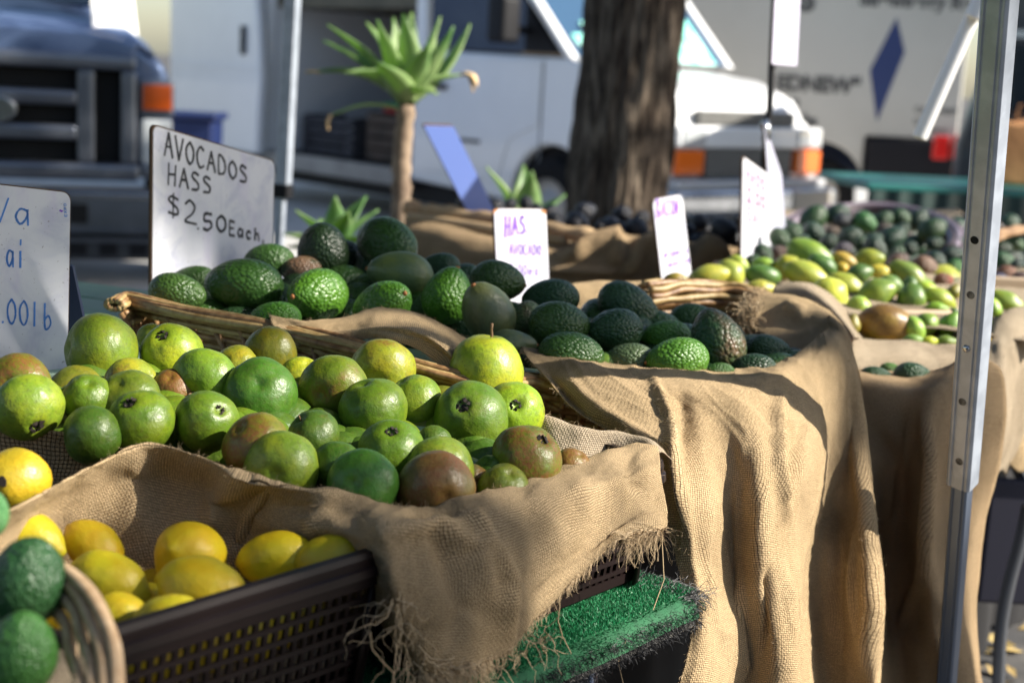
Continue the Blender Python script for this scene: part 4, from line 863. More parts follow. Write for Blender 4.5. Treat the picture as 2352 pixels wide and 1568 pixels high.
for j in range(9):
    f = 1 - .018 * (j + 1); dz = .020 + .0155 * j
    m = MB(); pth = crv([list(shrink(p, f, dz)) for p in left_rim], 14); pts = [Vector(q) + (Vector(q) - cen_ab).normalized() * (.0035 * math.sin(i * .9 + j * math.pi)) for i, q in enumerate(pth)]
    m.tube(pts, .0052, 6); m.build('reed', (M_REED2, M_REED)[j % 2], ab, smooth=True)
    m = MB(); m.tube([p + Z * .0075 - (p - cen_ab).normalized() * .003 for p in pts], .0045, 6); m.build('reed', (M_REED, M_REED2)[j % 2], ab, smooth=True)
for i, p in enumerate(crv([list(q) for q in left_rim], 3)):
    m = MB(); m.tube([shrink(Vector(p), .985, .012), shrink(Vector(p), .84, .19)], .005, 6); m.build('stake', M_REED, ab, smooth=True)
back_rim = [WZ(x, y, z) for x, y, z in ((1480, 676, 1.035), (1560, 672, 1.035), (1660, 676, 1.03), (1745, 694, 1.025), (1800, 730, 1.02))]
reeds(back_rim, 10, .0060, .018, M_REED2, ab, alt=M_REED, up=1.1)
for j in range(6):
    m = MB(); m.tube([Vector(q) - Z * (.024 + .012 * j) for q in crv([list(p) for p in back_rim], 8)], .0055, 6); m.build('reed', (M_REED2, M_REED)[j % 2], ab, smooth=True)
# solid dark inner wall so nothing shows through
liner([TP(.42, .85, .98), TP(.66, .30, .95), TP(1.15, .16, .95), TP(1.25, .66, 1.0)], M_BURD, 'grey burlap lining beneath the big avocados')
# cloth over the near left rim
cl = [[WZ(x, y, z) for x, y, z in ((625, 742, 1.03), (720, 752, 1.03), (820, 742, 1.035), (900, 742, 1.03), (980, 762, 1.02), (1050, 792, 1.01), (1085, 800, 1.0))],
      [WZ(x, y, z) for x, y, z in ((618, 722, 1.05), (700, 738, 1.05), (790, 726, 1.055), (870, 708, 1.06), (960, 722, 1.05), (1030, 752, 1.035), (1078, 785, 1.02))],
      [WY(x, y, Y) for x, y, Y in ((625, 745, 2.00), (705, 762, 1.99), (800, 752, 1.98), (880, 742, 1.96), (970, 760, 1.94), (1030, 800, 1.92), (1062, 838, 1.90))],
      [WY(x, y, Y) for x, y, Y in ((645, 775, 1.99), (710, 790, 1.98), (800, 782, 1.97), (880, 778, 1.95), (955, 800, 1.93), (1005, 835, 1.91), (1040, 858, 1.89))]]
cl[3][0] = WY(660, 795, 1.99)
cl.insert(3, [a_.lerp(b_, .5) + OUT * .008 for a_, b_ in zip(cl[2], cl[3])])
cloth('burlap_flap', cl, M_BUR, 'light tan burlap flap folded over the left rim of the avocado basket', kr=14, kc=14, rough=.003, freq=24, seed=12, folds=[([(690, 765), (790, 745), (900, 740), (960, 770)], 12, -.007), ([(700, 778), (850, 760), (940, 785)], 10, .005)],
      fringe=[('bottom', 0, 1, 160, .008, .0003)], top=900)
# main curtain in front
def cmix(x, y, Yt, k=None): return WY(x, y, Yt)
cols = [
 [(1196, 800, 2.06), (1208, 822, 2.02), (1262, 880, 1.97), (1330, 950, 1.92), (1440, 1000, 1.86), (1505, 1040, 1.82), (1522, 1150, 1.79), (1556, 1290, 1.76), (1592, 1400, 1.75), (1574, 1500, 1.74), (1540, 1620, 1.73)],
 [(1262, 812, 2.06), (1275, 832, 2.01), (1350, 890, 1.95), (1430, 940, 1.90), (1500, 985, 1.85), (1560, 1050, 1.805), (1585, 1160, 1.765), (1602, 1290, 1.75), (1615, 1400, 1.75), (1610, 1500, 1.75), (1600, 1620, 1.74)],
 [(1350, 825, 2.06), (1360, 845, 2.00), (1430, 885, 1.95), (1500, 930, 1.91), (1555, 985, 1.87), (1600, 1060, 1.835), (1625, 1170, 1.80), (1640, 1290, 1.80), (1655, 1400, 1.80), (1660, 1500, 1.80), (1665, 1620, 1.80)],
 [(1440, 836, 2.06), (1445, 856, 2.00), (1500, 890, 1.95), (1560, 935, 1.92), (1610, 990, 1.89), (1645, 1065, 1.87), (1665, 1170, 1.855), (1675, 1290, 1.85), (1685, 1400, 1.85), (1695, 1500, 1.85), (1700, 1620, 1.85)],
 [(1530, 845, 2.06), (1535, 862, 1.99), (1575, 895, 1.95), (1625, 940, 1.93), (1660, 1000, 1.90), (1690, 1070, 1.88), (1700, 1170, 1.855), (1705, 1290, 1.845), (1720, 1400, 1.84), (1735, 1500, 1.84), (1740, 1620, 1.84)],
 [(1620, 848, 2.07), (1620, 866, 2.00), (1650, 900, 1.96), (1690, 950, 1.93), (1725, 1010, 1.90), (1745, 1080, 1.87), (1745, 1170, 1.84), (1748, 1290, 1.825), (1765, 1400, 1.82), (1780, 1500, 1.82), (1785, 1620, 1.82)],
 [(1710, 840, 2.09), (1715, 860, 2.02), (1735, 900, 1.98), (1760, 950, 1.95), (1785, 1015, 1.92), (1795, 1090, 1.89), (1790, 1180, 1.865), (1785, 1290, 1.85), (1800, 1400, 1.85), (1810, 1500, 1.85), (1815, 1620, 1.85)],
 [(1795, 832, 2.13), (1800, 850, 2.06), (1812, 900, 2.03), (1830, 960, 2.00), (1845, 1030, 1.97), (1845, 1110, 1.94), (1825, 1200, 1.91), (1822, 1300, 1.90), (1828, 1400, 1.90), (1835, 1500, 1.90), (1838, 1620, 1.90)],
 [(1860, 790, 2.20), (1868, 818, 2.13), (1885, 870, 2.10), (1895, 950, 2.07), (1892, 1030, 2.04), (1885, 1110, 2.01), (1862, 1200, 1.98), (1842, 1300, 1.965), (1842, 1400, 1.96), (1842, 1500, 1.96), (1842, 1620, 1.96)],
 [(1895, 765, 2.26), (1910, 790, 2.19), (1925, 850, 2.16), (1920, 950, 2.15), (1905, 1040, 2.14), (1890, 1130, 2.13), (1872, 1220, 2.12), (1862, 1310, 2.11), (1870, 1400, 2.11), (1880, 1500, 2.11), (1890, 1620, 2.10)],
 [(1905, 748, 2.30), (1930, 775, 2.24), (1945, 850, 2.20), (1950, 950, 2.19), (1945, 1040, 2.17), (1940, 1130, 2.15), (1935, 1220, 2.13), (1935, 1310, 2.11), (1940, 1400, 2.10), (1945, 1500, 2.09), (1955, 1620, 2.08)],
 [(1900, 730, 2.34), (1938, 765, 2.28), (1962, 850, 2.24), (1982, 950, 2.21), (1995, 1040, 2.17), (2003, 1130, 2.14), (2012, 1220, 2.11), (2018, 1310, 2.09), (2020, 1400, 2.07), (2015, 1500, 2.06), (2012, 1620, 2.05)],
 [(1890, 735, 2.44), (1930, 790, 2.40), (1955, 880, 2.38), (1975, 980, 2.34), (1985, 1060, 2.32), (1995, 1140, 2.28), (2000, 1230, 2.26), (2005, 1320, 2.24), (2008, 1400, 2.22), (2005, 1500, 2.2), (2000, 1620, 2.2)]]
rows = [[WY(*cols[c][r]) for c in range(len(cols))] for r in range(len(cols[0]))]
cloth('burlap_curtain', rows, M_BUR, 'long burlap cloth hanging in folds from the front rim of the big avocado basket', kr=16, kc=14, rough=.0016, freq=20, seed=21, stretch=(1.4, .7), coarse=.008, creases=.0030,
      folds=[([(1228, 850), (1300, 940), (1390, 1000), (1480, 1030)], 11, 0.0136), ([(1262, 865), (1340, 950), (1440, 1005)], 7, -0.0136), ([(1290, 870), (1400, 960), (1500, 1010)], 13, 0.0102), ([(1500, 870), (1530, 960), (1552, 1080), (1575, 1220)], 11, 0.0153), ([(1560, 900), (1590, 1020), (1620, 1200), (1640, 1500)], 17, -0.0187),
             ([(1660, 880), (1735, 1010), (1750, 1180), (1740, 1400)], 30, .011), ([(1790, 900), (1780, 1060), (1810, 1200)], 13, 0.0187), ([(1845, 960), (1830, 1080), (1800, 1160)], 11, -0.0136), ([(1700, 1330), (1690, 1450), (1700, 1580)], 20, 0.0170), ([(1790, 1280), (1800, 1450), (1800, 1590)], 15, 0.0153), ([(1760, 1300), (1755, 1500)], 10, -0.0119),
             ([(1955, 960), (1985, 1150), (2000, 1400), (1985, 1560)], 15, 0.0170), ([(1930, 1150), (1925, 1350), (1930, 1560)], 18, -0.0136), ([(1975, 1180), (1950, 1330), (1975, 1500)], 12, 0.0102)],
      fringe=[('left', .0, 1, 520, .008, .00028), ('right', 0, 1, 100, .01, .0003)], top=4200)
# rolled band on the right rim of the avocado basket, inner side
bd_ = [[WY(x, y, Y) for x, y, Y in r] for r in (
 ((1705, 740, 2.44), (1760, 770, 2.38), (1820, 800, 2.30), (1860, 830, 2.22), (1850, 870, 2.14)),
 ((1712, 718, 2.46), (1790, 745, 2.40), (1850, 775, 2.32), (1880, 810, 2.24), (1868, 845, 2.15)),
 ((1730, 690, 2.50), (1810, 700, 2.44), (1875, 728, 2.37), (1915, 770, 2.28), (1925, 830, 2.17)),
 ((1750, 672, 2.54), (1830, 680, 2.49), (1895, 708, 2.43), (1938, 755, 2.34), (1958, 830, 2.22)),
 ((1765, 690, 2.60), (1840, 700, 2.56), (1905, 728, 2.50), (1950, 780, 2.42), (1972, 860, 2.30)),
 ((1775, 730, 2.62), (1850, 740, 2.58), (1910, 770, 2.52), (1955, 820, 2.44), (1980, 900, 2.34)))]
cloth('burlap_roll', bd_, M_BUR, 'rolled burlap edge wrapping the right rim of the big avocado basket', kr=12, kc=16, rough=.003, freq=16, seed=31, folds=[([(1790, 750), (1860, 735), (1900, 760)], 16, -.010), ([(1860, 790), (1905, 800), (1930, 860)], 10, .008), ([(1800, 700), (1850, 720)], 14, .008)],
      fringe=[('left', .2, 1, 420, .030, .0006, .2)], top=700)
tt2 = MB()
for i in range(60):
    p = WY(1722 + random.gauss(0, 9), 715 + random.gauss(0, 14), 2.42); strand(tt2, p, Vector((random.gauss(0, .6), random.gauss(0, .3), random.gauss(-.3, .6))), random.uniform(.03, .07), .0011, .6, .7, 10)
tag(tt2.build('knotted_threads', M_THREAD, None), 'curly knot of frayed jute threads on the back rim of the avocado basket', 'threads', kind='stuff')
# burlap on back rim
bk = [[WY(x, y, Y) for x, y, Y in r] for r in (
 ((1290, 735, 2.58), (1370, 735, 2.58), (1450, 735, 2.58), (1530, 735, 2.56), (1580, 735, 2.55)),
 ((1296, 690, 2.62), (1370, 688, 2.62), (1450, 690, 2.62), (1530, 692, 2.60), (1578, 700, 2.58)),
 ((1305, 655, 2.66), (1375, 648, 2.68), (1450, 652, 2.68), (1530, 648, 2.66), (1572, 652, 2.62)),
 ((1310, 662, 2.76), (1380, 652, 2.78), (1450, 656, 2.78), (1530, 652, 2.76), (1575, 660, 2.72)),
 ((1310, 700, 2.80), (1380, 690, 2.82), (1450, 690, 2.82), (1530, 690, 2.80), (1575, 700, 2.76)))]
cloth('burlap_flap', bk, M_BUR, 'tan burlap folded over the back rim of the avocado basket, tied off in a tuft', kr=10, kc=12, rough=.004, freq=16, seed=41, fringe=[('right', .2, .9, 380, .030, .0007, .5)], top=300)
# shade side cloth bundle between avocado basket and pears
bn = [[WY(x, y, Y) for x, y, Y in r] for r in (
 ((1775, 672, 2.80), (1830, 668, 2.78), (1890, 700, 2.72), (1935, 750, 2.65), (1960, 790, 2.58)),
 ((1782, 656, 2.84), (1850, 650, 2.82), (1905, 688, 2.76), (1945, 738, 2.68), (1968, 775, 2.60)),
 ((1800, 662, 2.94), (1870, 660, 2.92), (1925, 700, 2.86), (1960, 750, 2.78), (1985, 790, 2.7)),
 ((1810, 720, 3.0), (1880, 730, 2.98), (1930, 770, 2.92), (1965, 800, 2.84), (1990, 830, 2.76)))]
bn.insert(0, [p - Z * .08 for p in bn[0]])
cloth('burlap_bundle', bn, M_BURD, 'smooth brown burlap bundle between the big avocado basket and the yellow papayas', kr=10, kc=12, rough=.004, freq=12, seed=51, top=False)

# ---- sacks further right
def sack(rows, label, mt=M_BUR, seed=0, folds=(), nm='burlap_sack', kr=12, kc=12, coarse=.006, fringe=None, rough=.003):
    return cloth(nm, [[WY(*p) for p in r] for r in rows], mt, label, 'sack', kr=kr, kc=kc, rough=rough, freq=12, seed=seed, folds=folds, top=False, coarse=coarse, fringe=fringe)
sack([((1955, 845, 2.52), (2020, 850, 2.52), (2090, 855, 2.50), (2140, 850, 2.46), (2190, 830, 2.44), (2240, 800, 2.44)),
      ((1960, 868, 2.40), (2020, 878, 2.38), (2090, 888, 2.36), (2135, 880, 2.34), (2180, 850, 2.36), (2260, 822, 2.38)),
      ((1968, 900, 2.36), (2030, 912, 2.34), (2095, 915, 2.32), (2142, 905, 2.30), (2200, 880, 2.33), (2300, 850, 2.36)),
      ((1985, 1000, 2.33), (2040, 1010, 2.32), (2085, 1010, 2.32), (2140, 1000, 2.27), (2195, 980, 2.32), (2312, 940, 2.36)),
      ((2000, 1120, 2.30), (2035, 1120, 2.34), (2075, 1130, 2.34), (2140, 1120, 2.25), (2180, 1110, 2.32), (2300, 1060, 2.38)),
      ((2010, 1250, 2.28), (2030, 1250, 2.36), (2080, 1260, 2.34), (2135, 1250, 2.24), (2185, 1240, 2.31), (2270, 1180, 2.42)),
      ((2018, 1400, 2.26), (2040, 1400, 2.36), (2100, 1400, 2.32), (2140, 1400, 2.25), (2200, 1400, 2.30), (2245, 1350, 2.44)),
      ((2020, 1500, 2.25), (2060, 1500, 2.32), (2110, 1500, 2.28), (2160, 1500, 2.25), (2215, 1500, 2.30), (2250, 1480, 2.46)),
      ((2020, 1640, 2.24), (2070, 1640, 2.30), (2130, 1640, 2.26), (2190, 1640, 2.25), (2245, 1640, 2.28), (2270, 1620, 2.46))],
     'tall burlap sack cloth left of the thick silver pole, two dark avocados at its mouth', M_BURB, 61,
     folds=[([(2100, 930), (2080, 1020), (2050, 1100), (2035, 1200)], 14, .012), ([(2120, 930), (2138, 1050), (2130, 1180), (2120, 1330), (2060, 1450)], 12, .016), ([(2010, 980), (2060, 1060), (2070, 1200)], 18, -.010), ([(2160, 950), (2170, 1200), (2180, 1400)], 20, -.008), ([(2150, 1350), (2200, 1480), (2230, 1600)], 18, .01)])
sack([((1950, 795, 2.76), (2010, 800, 2.80), (2080, 805, 2.82), (2150, 808, 2.84), (2220, 805, 2.86)),
      ((1945, 775, 2.64), (2010, 782, 2.68), (2080, 780, 2.70), (2150, 790, 2.72), (2215, 788, 2.74)),
      ((1948, 805, 2.58), (2010, 812, 2.60), (2080, 808, 2.62), (2150, 815, 2.64), (2212, 815, 2.66)),
      ((1955, 850, 2.56), (2010, 860, 2.58), (2080, 860, 2.60), (2150, 860, 2.62), (2205, 855, 2.64)),
      ((1960, 930, 2.56), (2010, 930, 2.57), (2080, 930, 2.58), (2150, 930, 2.60), (2205, 930, 2.60))],
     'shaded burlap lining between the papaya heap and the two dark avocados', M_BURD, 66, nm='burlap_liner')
sack([((2225, 850, 2.75), (2245, 830, 2.85), (2290, 800, 2.95), (2335, 760, 3.05), (2390, 740, 3.1)),
      ((2222, 838, 2.70), (2250, 790, 2.80), (2285, 735, 2.92), (2320, 712, 3.02), (2390, 700, 3.1)),
      ((2235, 850, 2.60), (2285, 820, 2.66), (2322, 770, 2.78), (2345, 740, 2.9), (2400, 720, 3.0)),
      ((2232, 950, 2.58), (2290, 900, 2.60), (2318, 860, 2.68), (2352, 840, 2.80), (2400, 830, 2.9)),
      ((2235, 1080, 2.58), (2285, 1060, 2.60), (2308, 1010, 2.68), (2330, 1000, 2.84), (2340, 1020, 2.95)),
      ((2230, 1200, 2.60), (2270, 1150, 2.62), (2290, 1090, 2.70), (2305, 1080, 2.86), (2310, 1090, 2.95))],
     'olive brown burlap hanging to the right of the thick silver pole', M_BURD, 71, folds=[([(2300, 780), (2295, 900), (2290, 1000)], 12, .01)])
sack([((2330, 800, 2.96), (2350, 780, 3.0), (2400, 760, 3.05)), ((2328, 880, 2.93), (2352, 870, 2.96), (2400, 860, 3.0)), ((2322, 1000, 2.93), (2352, 1000, 2.95), (2400, 1000, 3.0)), ((2312, 1060, 2.93), (2345, 1085, 2.95), (2400, 1060, 3.0))],
     'sunlit orange tan burlap scrap at the right edge beyond the pole', M_BUR, 77)
# second row: table cloth of burlap under the black avocados
sack([((930, 500, 4.35), (1060, 512, 4.3), (1200, 528, 4.3), (1350, 545, 4.25), (1500, 552, 4.25), (1700, 556, 4.3), (1800, 560, 4.3)),
      ((930, 520, 4.15), (1060, 530, 4.05), (1200, 545, 4.0), (1350, 552, 3.98), (1500, 555, 3.98), (1700, 562, 4.05), (1800, 565, 4.1)),
      ((940, 560, 4.10), (1060, 570, 3.98), (1200, 580, 3.92), (1350, 580, 3.88), (1480, 585, 3.90), (1600, 590, 3.92), (1700, 600, 4.0)),
      ((950, 640, 4.10), (1060, 640, 3.98), (1200, 640, 3.92), (1350, 640, 3.86), (1480, 640, 3.90), (1600, 640, 3.92), (1700, 640, 4.0)),
      ((950, 760, 4.10), (1060, 760, 3.98), (1200, 760, 3.92), (1350, 760, 3.86), (1480, 760, 3.90), (1600, 760, 3.92), (1700, 760, 4.0))],
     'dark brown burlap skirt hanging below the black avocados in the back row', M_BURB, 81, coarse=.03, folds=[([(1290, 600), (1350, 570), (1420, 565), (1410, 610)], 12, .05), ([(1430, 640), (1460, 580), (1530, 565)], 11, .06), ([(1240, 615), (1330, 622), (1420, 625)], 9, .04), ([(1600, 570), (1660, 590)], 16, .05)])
rf = thing('burlap_bolster', WY(1150, 540, 3.95), 'brown rolled burlap edge in front of the black avocados, back row', 'cloth roll')
m = MB(); m.tube([Vector(p) for p in crv([list(WY(x, y, Y)) for x, y, Y in ((935, 478, 4.25), (1000, 486, 4.18), (1090, 500, 4.1), (1180, 512, 4.02), (1270, 528, 3.96), (1362, 545, 3.92))], 12)], [.022 + .012 * noise.noise(Vector((i * .2, 0, 0))) for i in range(61)], 10); m.build('roll', M_BURB, rf, smooth=True)
m = MB(); m.tube([Vector(p) for p in crv([list(WY(x, y, Y)) for x, y, Y in ((940, 500, 4.2), (1040, 515, 4.1), (1140, 530, 4.02), (1300, 552, 3.94))], 12)], .018, 10); m.build('roll', M_BURB, rf, smooth=True)
bc = WY(1005, 560, 4.25); e = thing('blue_crate', (bc.x, bc.y, .7), 'dark blue plastic crate behind the big avocados, next to the brown burlap', 'crate')
for k in range(5): MB().box(WY(962, 535 + k * 24, 4.25), X1 * .13, Y1 * .12, Z * .024).build('crate_bar', M_BLUE, e, bevel=.004)
for k in range(4): MB().box(WY(964 + k * 27, 660, 4.26), X1 * .012, Y1 * .1, Z * .17).build('crate_upright', M_BLUE, e)
# second table (back row)
t2 = thing('market_table', WY(1300, 700, 4.6) * 1.0, 'rear market table carrying the black avocados', 'table'); t2.location.z = 0
q = WZ(900, 560, .86); q.y = 4.0
MB().box(Vector((-.35, 4.02, .83)), Vector((1.6, .15, 0)), Vector((-.1, .9, 0)), Z * .03).build('table_top', M_TTOP, t2)
for x, y in ((-.3, 4.1), (1.15, 4.25), (-.38, 4.8), (1.1, 4.95)): MB().tube([(x, y, 0), (x, y, .829)], .015, 8).build('leg', M_STEEL, t2)
# wicker baskets behind
def ring(cx, cy, w_, h_, Y, dy, t0, t1, n=16):
    return [WY(cx + w_ * math.cos(t), cy - h_ * math.sin(t), Y + dy * math.sin(t)) for t in np.linspace(t0, t1, n)]
db = thing('wicker_basket', WY(1960, 600, 4.6), 'dark round wicker basket holding the farthest green avocados', 'basket')
rg = ring(1990, 552, 212, 75, 4.45, .6, R(-25), R(150)); reeds(rg, 9, .010, .024, M_REEDD, db, name='reed', alt=mat('lilac_reed', (.22, .18, .22), .5), wob=.006)
for j in range(5): m = MB(); m.tube([p - Z * (.03 + .02 * j) for p in rg], .010, 6); m.build('reed', M_REEDD, db, smooth=True)
rb = thing('wicker_basket', WY(2350, 560, 3.9), 'wicker basket rim at the far right beyond the pole', 'basket')
reeds([WY(x, y, Y) for x, y, Y in ((2262, 558, 3.9), (2300, 538, 4.0), (2345, 528, 4.1), (2400, 522, 4.2))], 6, .007, .014, M_REED, rb)
liner([WZ(1700, 600, .93), WZ(2400, 640, .93), WZ(2200, 480, .93), WZ(1780, 480, .93)], M_BURD, 'dark lining beneath the far avocados and papayas')
liner([WY(1600, 660, 2.95), WY(2420, 800, 2.75), WY(2420, 620, 3.7), WY(1640, 600, 3.6)], M_BURD, 'brown lining beneath the papayas')
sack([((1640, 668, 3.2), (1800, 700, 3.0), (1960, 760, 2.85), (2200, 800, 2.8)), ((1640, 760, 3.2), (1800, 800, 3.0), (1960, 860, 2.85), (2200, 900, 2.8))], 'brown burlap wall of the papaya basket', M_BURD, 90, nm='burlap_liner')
m = MB(); m.tube([WY(2030, 713, 2.95), WY(2080, 722, 2.95), (WY(2170, 722, 2.98)), WY(2215, 716, 3.0)], .010, 8); tag(m.build('wooden_divider', mat('pale_wood', (.45, .33, .22), .7), None, smooth=True), 'pale thin divider strip lying among the papayas left of the pole', 'divider')
m = MB(); m.box(WY(2255, 664, 3.4), WY(2400, 672, 3.4) - WY(2255, 664, 3.4), Y1 * .03, Z * .03); tag(m.build('wooden_divider', mat('pale_wood2', (.40, .30, .20), .7), None, bevel=.004), 'pale divider strip right of the pole above the papayas', 'divider')
# near left basket corner
nb_ = thing('wicker_basket', WY(60, 1560, 1.0), 'pale coarse wicker basket in the near left corner, out of focus', 'basket')
M_PALE = wood_like('pale_reed', (.50, .36, .22), (.36, .23, .12), (25, 25, 25), .6)
for j, (o1, o2) in enumerate(((0, 0), (14, 6), (-14, 20), (0, 34), (-26, 48), (-14, 66), (-42, 80), (-30, 100))):
    pts = [WY(x, y, Y) for x, y, Y in ((40 + o1, 1270 + o2 * 1.2, 1.10), (120 + o1 * .8, 1290 + o2, 1.08), (190 + o1, 1345 + o2, 1.05), (238 + o1 - j * 6, 1420 + o2, 1.02), (262 + o1 - j * 7, 1500 + o2 * .6, .99), (270 + o1 - j * 8, 1660, .95))]
    m = MB(); m.tube([Vector(p) for p in crv([list(p) for p in pts], 8)], .0045, 8); m.build('reed', M_PALE, nb_, smooth=True)
liner([WY(-60, 1480, 1.12), WY(190, 1480, 1.08), WY(230, 1640, .98), WY(-60, 1640, .98)], M_BURD, 'lining in the near left basket')
m = MB(); m.v = [tuple(WY(x, y, Y)) for x, y, Y in ((20, 1330, 1.12), (150, 1370, 1.09), (205, 1440, 1.06), (235, 1530, 1.03), (240, 1700, .99), (-80, 1700, 1.12), (-80, 1400, 1.16))]; m.f = [(0, 1, 2, 3, 4, 5, 6)]

# black sheet standing in for the deep shade under the table
sk = MB()
for i in range(161):
    a_ = -1.0 + 4.2 * i / 160; w_ = .03 * math.sin(i * .55) + .012 * math.sin(i * 1.31); sk.v += [tuple(TP(a_, .22 + (.12 if a_ > .56 else 0), .752)), tuple(TP(a_, .22 + (.12 if a_ > .56 else 0) + w_, .02))]
sk.f = [(2 * i, 2 * i + 1, 2 * i + 3, 2 * i + 2) for i in range(160)]
o = sk.build('under_table_shade', mat('black_shade', (.010, .010, .012), .9), None, smooth=True); tag(o, 'black sheet standing in for the shade beneath the market table', 'cloth')
# ================================================================== SIGNS
GL = {'A': [[(0, 0), (.28, 1), (.56, 0)], [(.12, .4), (.46, .42)]], 'V': [[(0, 1), (.26, 0), (.55, 1)]], 'O': [[(.3, 1), (.05, .7), (.05, .3), (.28, 0), (.52, .3), (.52, .7), (.3, 1)]], 'o': [[(.3, .6), (.06, .42), (.08, .12), (.28, 0), (.46, .15), (.46, .45), (.3, .6)]],
 'C': [[(.5, .88), (.28, 1), (.06, .7), (.05, .3), (.25, 0), (.52, .14)]], 'D': [[(.05, 0), (.08, 1), (.42, .85), (.52, .5), (.4, .12), (.05, 0)]], 'S': [[(.48, .92), (.2, 1), (.08, .72), (.45, .42), (.42, .08), (.05, .02)]], 'H': [[(.05, 1), (.02, 0)], [(.02, .48), (.45, .55)], [(.5, 1), (.44, 0)]],
 '$': [[(.48, .84), (.2, .9), (.08, .68), (.45, .42), (.42, .15), (.05, .12)], [(.28, 1.06), (.26, -.06)]], '2': [[(.05, .78), (.25, 1), (.46, .8), (.36, .45), (.04, .02), (.55, .05)]], '.': [[(.12, .0), (.18, .06)]], '5': [[(.48, 1), (.12, .98), (.1, .56), (.4, .55), (.48, .25), (.25, 0), (.03, .08)]],
 '0': [[(.28, 1), (.05, .7), (.06, .25), (.28, 0), (.5, .3), (.48, .75), (.28, 1)]], '3': [[(.06, .9), (.3, 1), (.46, .78), (.22, .54), (.48, .3), (.28, 0), (.03, .1)]], 'E': [[(.48, .98), (.06, 1), (.04, 0), (.5, .02)], [(.05, .5), (.4, .52)]], 'a': [[(.44, .55), (.2, .6), (.05, .3), (.2, .02), (.42, .3), (.44, .58), (.46, .0)]],
 'c': [[(.42, .5), (.22, .6), (.06, .3), (.2, 0), (.42, .08)]], 'h': [[(.08, 1), (.06, 0), (.1, .45), (.34, .55), (.4, 0)]], ',': [[(.15, .08), (.06, -.2)]], 'l': [[(.2, 1), (.18, 0)]], 'b': [[(.08, 1), (.08, 0), (.3, -.02), (.44, .22), (.3, .5), (.1, .35)]], 'i': [[(.2, .62), (.2, 0)], [(.2, .85), (.22, 1.05)]], 'I': [[(.2, 1), (.18, 0)]],
 'v': [[(0, 1), (.26, 0), (.55, 1)]], 'e': [[(.08, .3), (.42, .34), (.3, .58), (.08, .4), (.12, .06), (.42, .06)]], 'X': [[(.02, 1), (.5, 0)], [(.5, 1), (.02, 0)]], 'P': [[(.06, 0), (.06, 1), (.42, .9), (.44, .58), (.08, .5)]], 'B': [[(.06, 0), (.06, 1), (.4, .85), (.1, .52), (.46, .3), (.3, .02), (.06, 0)]], 'N': [[(.04, 0), (.06, 1), (.44, 0), (.48, 1)]],
 'R': [[(.06, 0), (.06, 1), (.42, .85), (.08, .5), (.48, 0)]], 'G': [[(.5, .85), (.28, 1), (.06, .6), (.1, .1), (.4, .02), (.5, .4), (.3, .42)]], 'g': [[(.42, .5), (.2, .6), (.06, .35), (.2, .1), (.42, .4), (.42, -.2), (.12, -.28)]], 'n': [[(.08, .6), (.06, 0), (.1, .42), (.34, .55), (.4, 0)]], 'r': [[(.08, .6), (.08, 0), (.12, .4), (.38, .55)]], ' ': []}
def board_mat(name, tint=(.66, .67, .72), sm=(.30, .33, .50)):
    m = mat(name, tint, .35, coat=.25); g = NG(m); v = g.tc(); a = g.noise(v, 14, 4, .6, .8); b_ = g.noise(g.scaleuv(v, (9, 9, 3)), 3, 4); sp = g.noise(v, 240, 2)
    c = g.mix(g.ramp(a, .45, .72, 0, .45), tint, sm); c = g.mix(g.ramp(b_, .5, .75, 0, .3), c, (.50, .42, .66)); c = g.mix(g.ramp(sp, .68, .74, 0, .6), c, (.12, .1, .1)); g.l(c, g.b.inputs['Base Color']); return m
M_BOARD = board_mat('whiteboard_smudged'); M_BEDGE = mat('board_edge_brown', (.09, .045, .02), .7)
